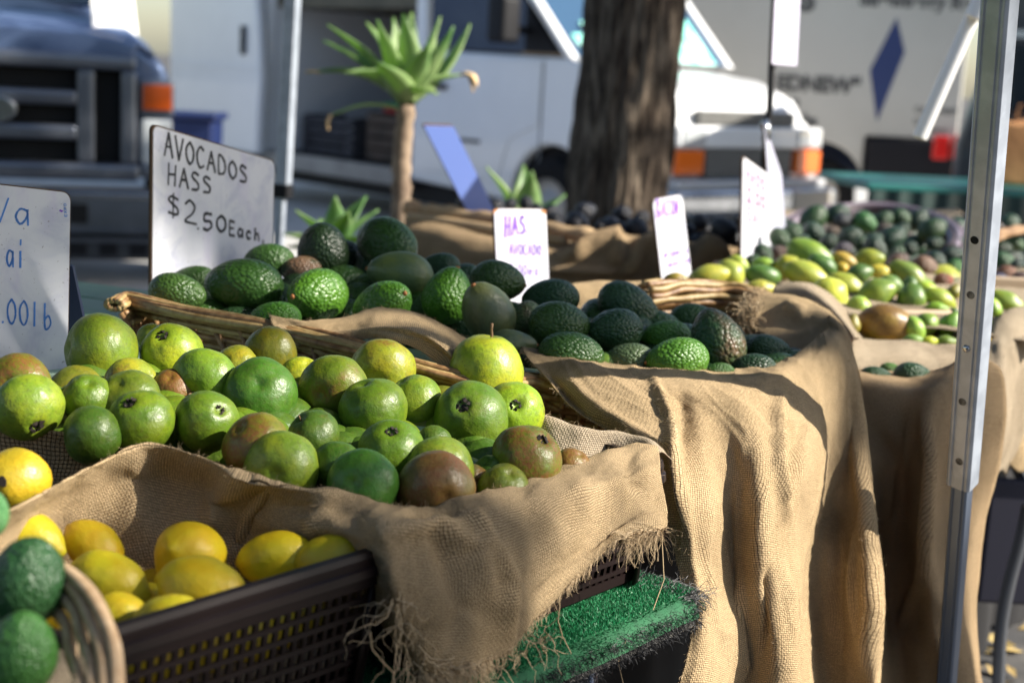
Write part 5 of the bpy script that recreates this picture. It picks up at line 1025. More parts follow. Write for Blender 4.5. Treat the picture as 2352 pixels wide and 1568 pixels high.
class Sign:
    def __init__(s, tl, tr, bl, label, th=.006, r=.012, mt=None, name='price_sign'):
        s.o = Vector(tl); s.u = Vector(tr) - s.o; s.v = Vector(bl) - s.o; s.W = s.u.length; s.ex = s.u.normalized(); s.ey = (s.v - s.ex * s.v.dot(s.ex)).normalized() if False else s.v.normalized(); s.H = s.v.length
        s.n = s.ex.cross(s.ey).normalized()
        if s.n.dot(CAM_LOC - s.o) < 0: s.n = -s.n
        s.e = thing(name, s.o + s.v + s.u * .5, label, 'sign')
        poly = []
        for (cx, cy, q) in ((r, r, 180), (s.W - r, r, 270), (s.W - r * .3, s.H - r * .3, 0), (r * .3, s.H - r * .3, 90)):
            rr = r if cy == r else r * .3
            for k in range(6): t = R(q + k * 18); poly.append((cx + rr * math.cos(t), cy + rr * math.sin(t)))
        MB().prism(poly, s.o - s.n * th, s.ex, s.ey, s.n * th).build('core', M_BEDGE, s.e)
        k = .985; c = (s.W / 2, s.H / 2); p2 = [(c[0] + (x - c[0]) * k, c[1] + (y - c[1]) * (1 - .015 * s.W / s.H)) for x, y in poly]
        MB().prism(p2, s.o, s.ex, s.ey, s.n * .0012).build('face', mt or M_BOARD, s.e)
    def P(s, px, py, off=.0016):
        d = ray(px, py); q = s.o + s.n * off; return CAM_LOC + d * ((q - CAM_LOC).dot(s.n) / d.dot(s.n))
    def write(s, txt, p0, p1, h0, h1, m, w_=.0022, slant=0, mb=None, jit=.04, build=True):
        """handwriting: baseline from p0 to p1, letter height h0 to h1"""
        mb = MB(); build = True; n = sum(.45 if c in '., ' else 1 for c in txt); x = 0
        for c in txt:
            adv = .45 if c in '., ' else 1
            for stl in GL.get(c, []):
                pl = crv([(a, b) for a, b in stl], 6) if len(stl) > 3 and c not in 'AVXHNE' else np.array(stl, float)
                pts = []
                for (a, b) in pl:
                    t = (x + a / .6 * adv * .8) / n; hh = h0 + (h1 - h0) * t
                    pts.append(s.P(p0[0] + (p1[0] - p0[0]) * t + slant * b * hh + random.gauss(0, jit * 8) * .3, p0[1] + (p1[1] - p0[1]) * t - b * hh))
                for i in range(len(pts) - 1):
                    d = pts[i + 1] - pts[i]
                    if d.length < 1e-6: continue
                    q = d.normalized().cross(s.n) * w_ * .5 * random.uniform(.8, 1.15); e_ = d.normalized() * w_ * .2
                    mb.quad(pts[i] - e_ - q, pts[i + 1] + e_ - q, pts[i + 1] + e_ + q, pts[i] - e_ + q)
            x += adv
        if build: o = mb.build('handwriting', m, s.e)
        return mb
M_INKK = mat('ink_black', (.02, .022, .03), .5); M_INKB = mat('ink_blue', (.06, .22, .62), .5); M_INKP = mat('ink_purple', (.20, .06, .50), .5); M_INKR = mat('ink_maroon', (.20, .06, .16), .5); M_INKG = mat('ink_grey', (.22, .22, .26), .5)
s1 = Sign(WY(349, 284, 2.33), WY(631, 368, 2.62), WY(346, 720, 2.33), 'tall whiteboard price sign reading AVOCADOS HASS $2.50 in black, propped behind the big avocados')
mb = s1.write('AVOCADOS', (378, 357), (574, 424), 56, 36, M_INKK, .0047, build=False); mb = s1.write('HASS', (386, 424), (492, 447), 50, 34, M_INKK, .0046, mb=mb, build=False)
mb = s1.write('$2', (384, 492), (462, 522), 50, 52, M_INKK, .0046, mb=mb, build=False); mb = s1.write('.50', (452, 526), (528, 534), 38, 36, M_INKK, .0052, mb=mb, build=False); s1.write('Each,', (526, 540), (612, 556), 34, 24, M_INKK, .0048, mb=mb)
s0 = Sign(WY(-150, 405, 1.80), WY(163, 441, 1.93), WY(-150, 960, 1.80), 'whiteboard price sign with blue handwriting 3.00lb at the left edge behind the guavas')
mb = s0.write('Va', (-18, 508), (84, 520), 54, 62, M_INKB, .0030, build=False); mb = s0.write('ai', (14, 612), (66, 616), 62, 60, M_INKB, .0028, mb=mb, build=False)
mb = s0.write('3.00lb', (-24, 738), (128, 754), 58, 54, M_INKB, .0026, mb=mb, build=False)
def rot_text(s, txt, p0, p1, h, m, w_):      # small sideways maker's word along the edge
    mb = MB(); n = len(txt)
    for k, c in enumerate(txt):
        for stl in GL[c]:
            pts = [s.P(p0[0] + (p1[0] - p0[0]) * (k + a / .7) / n + b * h, p0[1] + (p1[1] - p0[1]) * (k + a / .7) / n) for a, b in stl]
            for i in range(len(pts) - 1):
                d = (pts[i + 1] - pts[i]).normalized(); q = d.cross(s.n) * w_ * .5; mb.quad(pts[i] - q, pts[i + 1] - q, pts[i + 1] + q, pts[i] + q)
    return mb.build('edge_print', m, s.e)
rot_text(s0, 'EXPO', (154, 498), (152, 466), -6, M_INKB, .0009)
s0p = MB(); s0p.add([s0.P(138, 481), s0.P(146, 484), s0.P(142, 488), s0.P(135, 484)], [(0, 1, 2, 3)]); s0p.build('ink_spot', M_INKP, s0.e)
pr_ = thing('sign_prop', WY(170, 660, 2.02), 'dark blue slanted prop board behind the guava sign', 'prop')
MB().prism([(0, 0), (.0, 0), (0, 0)][:0] or [(0, 0), (.035, -.17), (-.05, -.17), (-.06, .02)], WY(166, 612, 2.0), X1, Z, Y1 * .01).build('prop_board', mat('prop_navy', (.02, .03, .07), .5), pr_)
s2 = Sign(WY(1133, 478, 2.92), WY(1254, 480, 3.0), WY(1146, 740, 2.92), 'white sign with purple writing HASS AVOCADOS standing behind the heap of big avocados')
mb = s2.write('HAS.', (1160, 545), (1218, 532), 48, 34, M_INKP, .006, build=False); mb = s2.write('AVOCADO', (1170, 585), (1246, 586), 27, 22, M_INKP, .0036, mb=mb, build=False); s2.write('3.00ea', (1170, 632), (1240, 632), 26, 22, M_INKP, .003, mb=mb)
for (x0, y0, x1, y1) in ((1133, 480, 1146, 492), (1240, 482, 1254, 492)):
    MB().add([s2.P(x0, y0 + 4), s2.P(x0 + 4, y0), s2.P(x1, y0), s2.P(x0 if x0 < 1200 else x1, y1)], [(0, 1, 2, 3)]).build('worn_corner', mat('worn_orange', (.40, .17, .05), .7), s2.e)
s3 = Sign(WY(1498, 458, 3.5), WY(1566, 446, 3.65), WY(1524, 680, 3.5), 'slim tilted sign with purple heading above grey lines, right of the tree trunk', r=.02)
mb = s3.write('BACON', (1508, 500), (1562, 492), 38, 34, M_INKP, .0085, build=False); mb = s3.write('organic', (1524, 592), (1582, 580), 15, 14, M_INKP, .006, mb=mb, build=False); s3.write('local ra', (1526, 616), (1584, 602), 14, 13, M_INKP, .006, mb=mb)
mb = s3.write('1.50', (1516, 530), (1566, 524), 22, 20, M_INKG, .006, build=False); s3.write('lb', (1528, 560), (1560, 555), 24, 22, M_INKG, .006, mb=mb)
s4 = Sign(WY(1706, 358, 3.7), WY(1776, 408, 3.95), WY(1700, 680, 3.7), 'narrow white sign with dark red scribbled lines beside the black rod', r=.015)
mb = s4.write('HASS', (1714, 415), (1760, 440), 34, 22, M_INKR, .009, build=False); mb = s4.write('2.00', (1716, 462), (1762, 482), 32, 26, M_INKR, .010, mb=mb, build=False); s4.write('Each', (1718, 505), (1765, 520), 30, 22, M_INKR, .008, mb=mb)
s5 = Sign(WY(1754, 280, 3.98), WY(1795, 400, 4.2), WY(1776, 600, 3.98), 'grey violet sign seen almost edge on behind the narrow white sign', r=.01, mt=board_mat('board_violet', (.45, .46, .56), (.32, .42, .50)))
s6 = Sign(WY(1782, -60, 4.0), WY(1840, -50, 4.1), WY(1772, 148, 4.0), 'pale lilac card clipped at the top of the black rod', r=.01, mt=board_mat('board_lilac', (.52, .50, .62), (.45, .45, .60)))
rd = thing('sign_rod', WY(1755, 520, 4.05), 'thin black rod holding up the lilac card', 'rod'); MB().tube([WY(1752, 560, 4.05), WY(1755, 370, 4.05), WY(1768, 250, 4.05), WY(1784, -80, 4.05)], .010, 8).build('rod', M_DARK, rd, smooth=True)
m = MB(); m.tube([WY(1752, 290, 4.02), WY(1758, 282, 4.0), WY(1762, 300, 4.0), WY(1758, 320, 4.02)], .012, 8); m.build('clip', M_CHROME, rd, smooth=True)
s7 = Sign(WY(972, 288, 3.95), WY(1042, 290, 4.0), WY(1076, 492, 4.15), 'bare blue lilac board leaning back between the agave stem and the tree', th=.012, r=.006, mt=mat('blue_lilac_board', (.20, .30, .75), .5))

# ================================================================== FRUIT
def sph_dirs(nu, nv):
    vs = [(0, 0, 1)]
    for j in range(1, nv):
        ph = math.pi * j / nv
        for i in range(nu): th = 2 * math.pi * i / nu; vs.append((math.sin(ph) * math.cos(th), math.sin(ph) * math.sin(th), math.cos(ph)))
    vs.append((0, 0, -1)); f = []
    for i in range(nu): f.append((0, 1 + i, 1 + (i + 1) % nu))
    for j in range(nv - 2):
        for i in range(nu): a = 1 + j * nu; f.append((a + i, a + nu + i, a + nu + (i + 1) % nu, a + (i + 1) % nu))
    a = 1 + (nv - 2) * nu; e = len(vs) - 1
    for i in range(nu): f.append((a + i, e, a + (i + 1) % nu))
    return np.array(vs), f
DV, DF = sph_dirs(56, 36)
DVs, DFs = sph_dirs(24, 16)
def blobmesh(name, fn, mt, small=False):
    D_, F_ = (DVs, DFs) if small else (DV, DF); V_ = np.array([fn(d) for d in D_])
    me = bpy.data.meshes.new(name); me.from_pydata(V_.tolist(), [], F_); me.polygons.foreach_set('use_smooth', [True] * len(me.polygons)); me.update(); me.materials.append(mt); return me
def guava_fn(sd_):
    ribs = random.uniform(.0, .016); q = random.uniform(.96, 1.06); nn = random.choice((5, 6, 7))
    def fn(d):
        x, y, z = d; th = math.atan2(y, x); rxy = math.hypot(x, y)
        r = 1 + ribs * math.cos(nn * th) * rxy + .045 * noise.noise(Vector((x * 1.2 + sd_, y * 1.2, z * 1.2))) + .018 * noise.noise(Vector((x * 3.4, y * 3.4 + sd_, z * 3.4)))
        r -= .16 * math.exp(-((rxy / .22) ** 2)) * (z > 0) + .13 * math.exp(-((rxy / .20) ** 2)) * (z < 0); taper = 1 - .05 * z
        return (x * r * taper, y * r * taper, z * r * q)
    return fn
def avo_fn(sd_):
    tp = random.uniform(.12, .38); L = random.uniform(1.0, 1.0); bs = random.uniform(.4, 1)
    def fn(d):
        x, y, z = d; w_ = 1 - tp * (z * .5 + .5) ** 1.5
        n = .014 * noise.noise(Vector((x * 7 + sd_, y * 7, z * 7))) + .010 * noise.noise(Vector((x * 13 + sd_, y * 13, z * 13))); r = 1 + bs * n + .035 * noise.noise(Vector((x * 1.1 + sd_, y * 1.1, z * 1.1)))
        return (x * r * w_, y * r * w_, z * r)
    return fn
def lemon_fn(sd_):
    def fn(d):
        x, y, z = d; rxy = math.hypot(x, y); r = 1 + .05 * noise.noise(Vector((x * 1.6 + sd_, y * 1.6, z * 1.6))) + .012 * noise.noise(Vector((x * 5, y * 5 + sd_, z * 5)))
        zz = z * (1 + .0) + (.11 * math.exp(-(rxy / .26) ** 2) if z > 0 else -.10 * math.exp(-(rxy / .2) ** 2)); return (x * r * .93, y * r * .93, zz * r)
    return fn
def papaya_fn(sd_, neck=.3):
    def fn(d):
        x, y, z = d; w_ = 1 - neck * max(0, z) ** 1.2 - .08 * max(0, -z); r = 1 + .07 * noise.noise(Vector((x * 1.4 + sd_, y * 1.4, z * 1.6))) + .02 * noise.noise(Vector((x * 4, y * 4 + sd_, z * 4)))
        return (x * r * w_, y * r * w_, z * r)
    return fn
ME_G = [blobmesh('guava', guava_fn(i * 7.1), M_GUAVA) for i in range(7)]
ME_A = [blobmesh('avocado', avo_fn(i * 5.3), M_AVO) for i in range(6)]; ME_AS = [blobmesh('avocado_far', avo_fn(i * 3.3), M_AVO, True) for i in range(4)]
ME_AM = [blobmesh('avocado_smooth', avo_fn(i * 2.3 + 40), M_SMOOTH) for i in range(3)]
ME_L = [blobmesh('lemon', lemon_fn(i * 3.7), M_LEMON) for i in range(4)]; ME_P = [blobmesh('papaya', papaya_fn(i * 9.1, nk), M_SMOOTH, True) for i, nk in enumerate((.1, .25, .4, .15))]
def calyx_mesh():
    mb = MB()
    for k in range(7):
        a = k * .8976 + random.uniform(-.3, .3); w_ = random.uniform(.05, .11); L = random.uniform(.03, .13); c = Vector((math.cos(a), math.sin(a), 0)); s_ = Vector((-math.sin(a), math.cos(a), 0)); h = random.uniform(.02, .09); r0 = random.uniform(.08, .12)
        mb.add([c * r0 - s_ * w_ - Z * .04, c * r0 + s_ * w_ - Z * .04, c * (r0 + L * .5) + s_ * w_ * .7 + Z * h, c * (r0 + L) + s_ * random.uniform(-.05, .05) + Z * (h * random.uniform(-.2, 1)), c * (r0 + L * .5) - s_ * w_ * .6 + Z * h * .8, c * (r0 - .03) + Z * (h + .01)], [(0, 1, 5), (1, 2, 5), (2, 3, 5), (3, 4, 5), (4, 0, 5)])
    mb.prism([((.115 + .03 * math.sin(3 * t + 1)) * math.cos(t), (.105 + .025 * math.cos(2 * t)) * math.sin(t)) for t in np.linspace(0, 6.283, 15)[:-1]], Vector((0, 0, -.06)), X1, Y1, Z * .045)
    me = mb.mesh('calyx'); me.materials.append(M_CALYX); return me
ME_CAL = [calyx_mesh() for _ in range(3)]
sm_ = MB(); sm_.tube([(0, 0, -.1), (0, 0, .1), (.03, 0, .22), (.05, .02, .34)], [.05, .035, .03, .04], 7); ME_STEM = sm_.mesh('stem', True); ME_STEM.materials.append(M_STEM)
nb = MB(); nb.tube([(0, 0, -.06), (0, 0, .03), (0, 0, .06)], [.10, .09, .05], 10); ME_NUB = nb.mesh('stem_nub', True); ME_NUB.materials.append(M_NUB)
def put(name, me, P, sx, sz, axis, col, blush, label, cat, group=None, roll=None):
    """sx: half width, sz: half length along axis"""
    o = bpy.data.objects.new(name, me); C.objects.link(o); ax_ = Vector(axis).normalized(); q = ax_.to_track_quat('Z', 'Y')
    o.rotation_mode = 'QUATERNION'; o.rotation_quaternion = q @ Matrix.Rotation(random.uniform(0, 6.28) if roll is None else roll, 3, 'Z').to_quaternion(); o.location = P; o.scale = (sx, sx, sz); o.color = (*col, blush)
    return tag(o, label, cat, group)
def child(name, me, o, z, s=1.0, flip=False):
    c = bpy.data.objects.new(name, me); C.objects.link(c); c.parent = o; c.location = (0, 0, z); c.scale = (s,) * 3
    if flip: c.rotation_euler = (math.pi, 0, 0)
    return c
def view_axis(dx_, dy_, toward):             # direction given by what is seen: right, up, toward the viewer
    return RGT * dx_ - UPV * dy_ - FWD * toward
GREEN = (.080, .148, .010); LIME = (.21, .31, .018); PALE = (.125, .205, .016); DKG = (.045, .105, .010); YEL = (.21, .26, .016); OLI = (.11, .13, .012); RUS = (.12, .11, .016)
hG = heap(.97, .12)
# cx, cy, w, h, colour, blush, (calyx px) or None, far end stem?, label
GV = [
 (233, 806, 180, 162, PALE, .15, None, 0, 'large knobbly pale green guava at the back, right beside the whiteboard'),
 (393, 812, 150, 140, LIME, .25, (383, 768), 0, 'light green guava with dry crown on top, at the back next to the knobbly one'),
 (42, 885, 155, 118, GREEN, .8, None, 0, 'rusty orange green guava at the left frame edge, touching the whiteboard'),
 (66, 938, 168, 124, PALE, .35, (107, 975), 0, 'green guava at the left frame edge with a small dark blossom end facing down right'),
 (203, 918, 118, 118, GREEN, .4, None, 0, 'green guava with brownish cheek below the knobbly pale guava'),
 (285, 880, 100, 60, YEL, .7, None, 0, 'yellow orange guava peeping out under the light green crowned guava'),
 (297, 920, 152, 124, GREEN, .3, None, 0, 'smooth olive green guava third from the left in the middle row'),
 (321, 967, 162, 120, GREEN, .35, (305, 926), 0, 'green guava with a wide dark torn crown on top, above the jute sack edge'),
 (475, 967, 150, 138, GREEN, .2, (520, 938), 0, 'round green guava with a black hollow crown on its upper right'),
 (472, 876, 165, 138, PALE, .2, None, 1, 'pale green guava with a white stem scar in the middle left of the heap'),
 (598, 906, 174, 142, DKG, .25, None, 0, 'large dark green guava with a brown scratched patch, left centre of heap'),
 (386, 892, 80, 90, RUS, .9, None, 0, 'orange brown guava half hidden between two green ones'),
 (195, 995, 105, 56, DKG, .3, None, 0, 'small dark green guava low behind the jute sack edge'),
 (620, 812, 132, 84, OLI, .2, (578, 816), 0, 'olive yellow guava in shade under the wicker rim'),
 (535, 840, 82, 62, YEL, .3, None, 0, 'yellow green guava just left of the shaded olive one'),
 (682, 865, 80, 62, YEL, .5, None, 0, 'small yellow guava behind the large dark green one'),
 (768, 895, 168, 140, GREEN, .65, None, 0, 'green guava with a broad brown cheek on its left, under the yellow orange one'),
 (880, 850, 156, 118, YEL, .62, None, 0, 'bright yellow and orange guava near the burlap flap'),
 (857, 943, 166, 152, GREEN, .3, None, 0, 'plain glossy green guava left of the two crowned guavas'),
 (955, 925, 126, 132, PALE, .35, None, 0, 'pale mottled green guava partly behind the big crowned guava'),
 (1115, 862, 176, 176, LIME, .1, None, 2, 'bright lime guava with an upright stem, topmost in the heap'),
 (1082, 960, 178, 174, GREEN, .55, (1063, 925), 0, 'big green guava with purplish cheek and dark crown facing the viewer'),
 (1178, 948, 146, 150, LIME, .6, (1186, 926), 0, 'light green guava with an open green crown and rusty top'),
 (1213, 1053, 172, 128, GREEN, .85, (1255, 1010), 0, 'red brown and green guava in the right front of the heap'),
 (1318, 1066, 64, 60, RUS, .9, None, 0, 'small reddish guava at the far right, low against the burlap'),
 (899, 1036, 162, 142, GREEN, .25, (903, 984), 0, 'striped green guava with a star shaped brown crown, front centre'),
 (720, 1002, 128, 112, DKG, .6, None, 1, 'dark green guava with a brown stem pointing up left, centre'),
 (765, 1070, 118, 114, DKG, .5, None, 0, 'dull green guava squeezed between the striped and the smooth one'),
 (589, 1023, 162, 122, OLI, .85, None, 0, 'guava with red speckled shoulder above the front burlap fold'),
 (638, 1072, 168, 118, PALE, .1, None, 0, 'smooth bright green guava resting on the front burlap fold, left'),
 (994, 1015, 66, 58, DKG, .3, None, 0, 'deep green guava in the dark gap below the big crowned guava'),
 (1005, 1080, 160, 106, PALE, .25, (1020, 1067), 0, 'pale green guava with a dark round crown, low in front'),
 (997, 1122, 178, 108, (.15, .11, .03), .80, None, 0, 'brown pink guava lowest in front, against the burlap rim'),
 (827, 1114, 164, 96, (.055, .15, .018), .0, None, 0, 'clean emerald green guava lowest in front, left of the brown pink one'),
 (1083, 1098, 54, 86, RUS, .8, None, 0, 'orange speckled guava wedged right of the brown pink one'),
 (1128, 1085, 66, 50, DKG, .3, None, 0, 'dark guava deep in the gap beside the orange speckled one'),
 (1156, 1124, 92, 44, OLI, .7, None, 0, 'yellow red streaked guava just showing above the burlap rim'),
 (150, 915, 62, 64, PALE, .2, None, 0, 'small pale green guava between the left frame guavas and the brownish one'),
 (336, 768, 52, 46, YEL, .1, None, 0, 'yellow green guava glimpsed behind the two back guavas')]
gobjs = []
def img_axis(rec_w, rec_h): return None
for i, (cx, cy, w_, h_, col, bl, cal, st, lab) in enumerate(GV):
    P = hG(cx, cy); r = .5 * w_ * zc(P) / FPX; rh = .5 * h_ * zc(P) / FPX
    if cy > 1060: P = hG(cx, cy + 8) + FWD * .03; r *= 1.06; rh *= 1.06
    if st == 2: rh = r * 1.02
    if w_ < 115: P = P + FWD * .03 - Z * .004; r *= 1.35; rh = r * .95
    if cal: dx_, dy_ = (cal[0] - cx) / (w_ / 2), (cal[1] - cy) / (h_ / 2); L = math.hypot(dx_, dy_); dx_, dy_ = (dx_ / L * min(L, .93), dy_ / L * min(L, .93)) if L > .93 else (dx_, dy_); ax_ = view_axis(dx_, dy_, math.sqrt(max(.05, 1 - dx_ * dx_ - dy_ * dy_)))
    elif st == 2: ax_ = view_axis(-.15, .95, -.1)
    elif st == 1: ax_ = -view_axis(*(((450 - cx) / (w_ / 2), (902 - cy) / (h_ / 2), .9) if i == 9 else (-.5, -.75, .4)))
    else: ax_ = view_axis(random.gauss(0, .6), random.uniform(-.2, .9), -random.uniform(.2, 1))
    # visible disc: width w, height h -> half width from w, half length from h
    sx = max(r, rh) * .975; sz = max(min(r, rh), sx * .88) if st != 2 else r * 1.1; c_ = tuple(min(1, v * random.uniform(.88, 1.12)) for v in col)
    o = put('guava', random.choice(ME_G), P, sx, sz if not cal else sz, ax_, c_, bl, lab, 'guava', 'guavas in the front crate'); gobjs.append(o)
    if cal or random.random() < .4: child('calyx', ME_CAL[i % 3], o, .87, 1.25 if cal else .9)
    if st == 2: child('stem', ME_STEM, o, -.86, 1.15, True)
    elif st == 1: child('stem', ME_STEM, o, -.86, .8, True)
rr_ = random.Random(3)
for (x, y) in [(q, rr_.uniform(850, 960) + max(0, (q - 300)) * .14) for q in range(20, 1260, 26)] + [(q, rr_.uniform(780, 860) + q * .06) for q in range(300, 1150, 34)]:
    P = hG(x, y) + FWD * .045 - Z * .03; r = rr_.uniform(.034, .040); put('guava', rr_.choice(ME_G), P, r, r * .95, (rr_.gauss(0, 1), rr_.gauss(0, 1), rr_.gauss(0, 1)), rr_.choice((GREEN, DKG, OLI, DKG)), rr_.uniform(.1, .6), 'green guava mostly buried in the lower layer of the front heap', 'guava', 'guavas buried in the lower layer')
for (x, y) in ((120, 950), (260, 940), (380, 950), (440, 920), (560, 960), (540, 990), (660, 960), (690, 900), (720, 940), (800, 1000), (840, 1080), (950, 1000), (960, 1060), (1060, 1060), (1110, 1040), (1180, 1010), (1240, 1090), (1270, 1050), (640, 880), (560, 860), (1000, 890), (930, 880), (450, 830), (320, 860), (140, 880), (700, 1060), (880, 1120), (1060, 1010), (740, 830)):
    P = hG(x, y) + FWD * .05 - Z * .055; r = random.uniform(.036, .042); put('guava', random.choice(ME_G), P, r, r * .9, (random.gauss(0, 1), random.gauss(0, 1), random.gauss(0, 1)), random.choice((GREEN, DKG, OLI, DKG)), random.uniform(.1, .6), 'green guava mostly buried in the lower layer of the front heap', 'guava', 'guavas buried in the lower layer')

AV = (.034, .085, .016); AVD = (.012, .033, .012); AVB = (.060, .165, .014); AVG = (.085, .120, .052); AVT = (.024, .066, .024)
hA = plane3([(1555, 825, 2.09), (560, 690, 2.18), (892, 560, 2.47)])
# cx, cy, w, h, angle of long axis (deg, from right, up positive), depth shift, colour, blush, nub px or None, smooth, label
AVS = [
 (742, 577, 132, 126, 95, .02, AVD, .1, None, 0, 'very dark avocado at the top of the heap, left of the largest one'),
 (892, 562, 164, 130, -8, 0, AV, .15, (950, 583), 0, 'largest dark green avocado crowning the heap, orange stem nub at lower right'),
 (560, 655, 182, 124, 3, 0, AV, .1, None, 0, 'big oval avocado lying lengthwise on the left of the heap'),
 (727, 676, 164, 134, -5, -.03, AVB, .1, (682, 682), 0, 'glossy pebbled avocado with a small orange spot on its left side'),
 (618, 598, 116, 78, 0, .04, AV, .1, None, 0, 'avocado behind the big oval one, below the price board'),
 (407, 672, 134, 86, -8, .0, AV, .2, None, 0, 'leftmost avocado next to the wicker rim'),
 (446, 646, 96, 70, 0, .09, AV, .2, None, 0, 'avocado tucked behind the leftmost one'),
 (690, 620, 84, 58, 0, .06, AVD, .75, None, 0, 'brownish avocado in the gap under the very dark one'),
 (920, 628, 156, 92, 8, -.01, AVG, .25, None, 1, 'smooth grey olive avocado lying below the crowning one'),
 (1010, 612, 84, 60, 0, .05, AVT, .1, None, 0, 'small teal green avocado peeping over the grey olive one'),
 (1145, 645, 128, 102, -10, .0, AV, .15, None, 0, 'dark green avocado standing in front of the purple lettered sign'),
 (1028, 678, 128, 136, 70, -.02, AVB, .0, None, 0, 'brightest green avocado, pebbled, sunlit in the centre of the heap'),
 (880, 704, 168, 92, 0, -.05, AVB, .2, (935, 688), 0, 'long speckled avocado with a round brown nub facing right, over the burlap flap'),
 (634, 732, 118, 60, 0, -.03, AVB, .1, None, 0, 'avocado just showing above the corner of the burlap flap'),
 (1120, 715, 154, 132, 110, -.06, AVG, .35, (1088, 664), 1, 'round greyish avocado with a brown stem end on its upper left'),
 (1265, 686, 134, 92, -5, .04, AVT, .1, None, 0, 'teal dark avocado near the right end of the sign'),
 (1213, 735, 74, 80, 90, .03, AVG, .6, None, 0, 'dull grey brown avocado wedged between two green ones'),
 (1285, 746, 144, 116, -6, -.03, AV, .1, None, 0, 'pebbled avocado right of the dull wedged one'),
 (1413, 758, 132, 108, 0, -.02, AVT, .1, None, 0, 'dark blue green avocado with strong pebbling, middle right'),
 (1446, 706, 158, 96, -28, .05, AVT, .2, None, 0, 'smooth avocado with a pointed tip, leaning against the back burlap'),
 (1592, 734, 112, 56, 0, .14, AV, .1, None, 0, 'avocado half hidden behind the big brown shouldered one'),
 (1530, 774, 118, 56, 0, .05, AVB, .1, None, 0, 'flat lying green avocado between the pebbled dark one and the big brown shouldered one'),
 (1648, 784, 160, 138, 112, -.0, AVT, .66, None, 0, 'biggest avocado at the right with a brownish pink shoulder'),
 (1555, 826, 152, 96, -5, -.03, AVB, .0, None, 0, 'bright glossy avocado at the front rim, below the brown shouldered one'),
 (1450, 828, 120, 74, 5, .0, AVG, .1, None, 0, 'pale olive avocado low at the front rim'),
 (1312, 814, 156, 90, -4, -.03, AV, .25, None, 0, 'dark pebbled avocado at the left end of the front rim'),
 (1392, 838, 60, 56, 0, .02, (.14, .26, .05), .0, None, 1, 'pale yellow green avocado sliver beside the front rim'),
 (1178, 792, 98, 64, 0, -.02, AVG, .1, None, 1, 'grey green avocado right behind the stem of the lime guava'),
 (1768, 806, 112, 76, -12, .08, AVT, .1, None, 0, 'teal green avocado at the right end by the rolled burlap'),
 (1733, 850, 112, 56, 5, .03, AVD, .1, None, 0, 'dark wrinkled avocado low at the right front rim'),
 (1652, 858, 66, 38, 0, .02, AV, .2, None, 0, 'small avocado top showing over the front rim'),
 (1818, 828, 66, 56, 0, .12, AVD, .1, None, 0, 'black looking avocado in the shadow of the rolled burlap')]
for (cx, cy, w_, h_, ang, sh, col, bl, nub, smooth, lab) in AVS:
    P = hA(cx, cy) ; P = P + ray(cx, cy) * sh; z_ = zc(P); big, sml = max(w_, h_), min(w_, h_)
    if w_ < 100: big *= 1.15; sml *= 1.15
    sz = .5 * big * z_ / FPX; sx = max(.5 * sml * z_ / FPX, sz * .72); a_ = R(ang); dpth = .25
    if nub: dx_, dy_ = (nub[0] - cx) / (w_ / 2), (nub[1] - cy) / (h_ / 2); L = math.hypot(dx_, dy_); f = min(1, .88 / L); ax_ = view_axis(dx_ * f, dy_ * f, math.sqrt(max(.05, 1 - (dx_ * f) ** 2 - (dy_ * f) ** 2)))
    else: ax_ = view_axis(math.cos(a_) * random.choice((1, -1) if abs(ang) < 10 else (1,)), -math.sin(a_), random.uniform(-.15, .3))
    o = put('avocado', random.choice(ME_AM if smooth else ME_A), P, sx, sz, ax_, tuple(v * random.uniform(.9, 1.1) for v in col), bl, lab, 'avocado', 'big avocados in the wicker basket')
    if nub or random.random() < .3: child('stem_nub', ME_NUB, o, .98, 1.0)
for (x, y) in ((480, 700), (560, 720), (640, 660), (700, 720), (790, 620), (800, 700), (850, 640), (860, 590), (960, 680), (980, 730), (1070, 700), (1080, 620), (1180, 700), (1220, 780), (1250, 720), (1340, 740), (1350, 800), (1400, 800), (1420, 830), (1480, 760), (1500, 800), (1520, 720), (1560, 760), (1600, 800), (1660, 820), (1700, 830), (1740, 780), (1780, 830), (1380, 700), (1460, 730), (1660, 740), (520, 640), (780, 560), (700, 640), (820, 660), (1240, 820), (1500, 850), (1600, 850), (1840, 815)):
    P = hA(x, y) + ray(x, y) * .07 - Z * .03; r = random.uniform(.036, .044); put('avocado', random.choice(ME_A), P, r, r * 1.2, (random.gauss(0, 1), random.gauss(0, 1), random.gauss(0, .5)), random.choice((AV, AVD, AVT)), .2, 'dark green avocado buried under the top layer of the big basket', 'avocado', 'avocados buried in the big basket')
# near left avocados
for (cx, cy, w_, h_, Y, col, lab) in ((62, 1334, 190, 212, 1.06, (.022, .072, .024), 'upper of the blurred avocados in the near left corner'), (48, 1500, 178, 206, 1.00, (.045, .14, .030), 'lighter green lower blurred avocado in the near left corner'), (-20, 1180, 84, 110, 1.10, (.08, .22, .08), 'blurred pale avocado cut by the left frame edge, above the other two'), (-60, 1420, 150, 170, 1.1, (.03, .12, .05), 'blurred avocado mostly outside the left frame edge')):
    P = WY(cx, cy, Y); z_ = zc(P); put('avocado', random.choice(ME_A[:3]), P, .5 * w_ * z_ / FPX, .5 * h_ * z_ / FPX, view_axis(.2, -.95, .2), col, .15, lab, 'avocado', 'avocados in the near left basket')

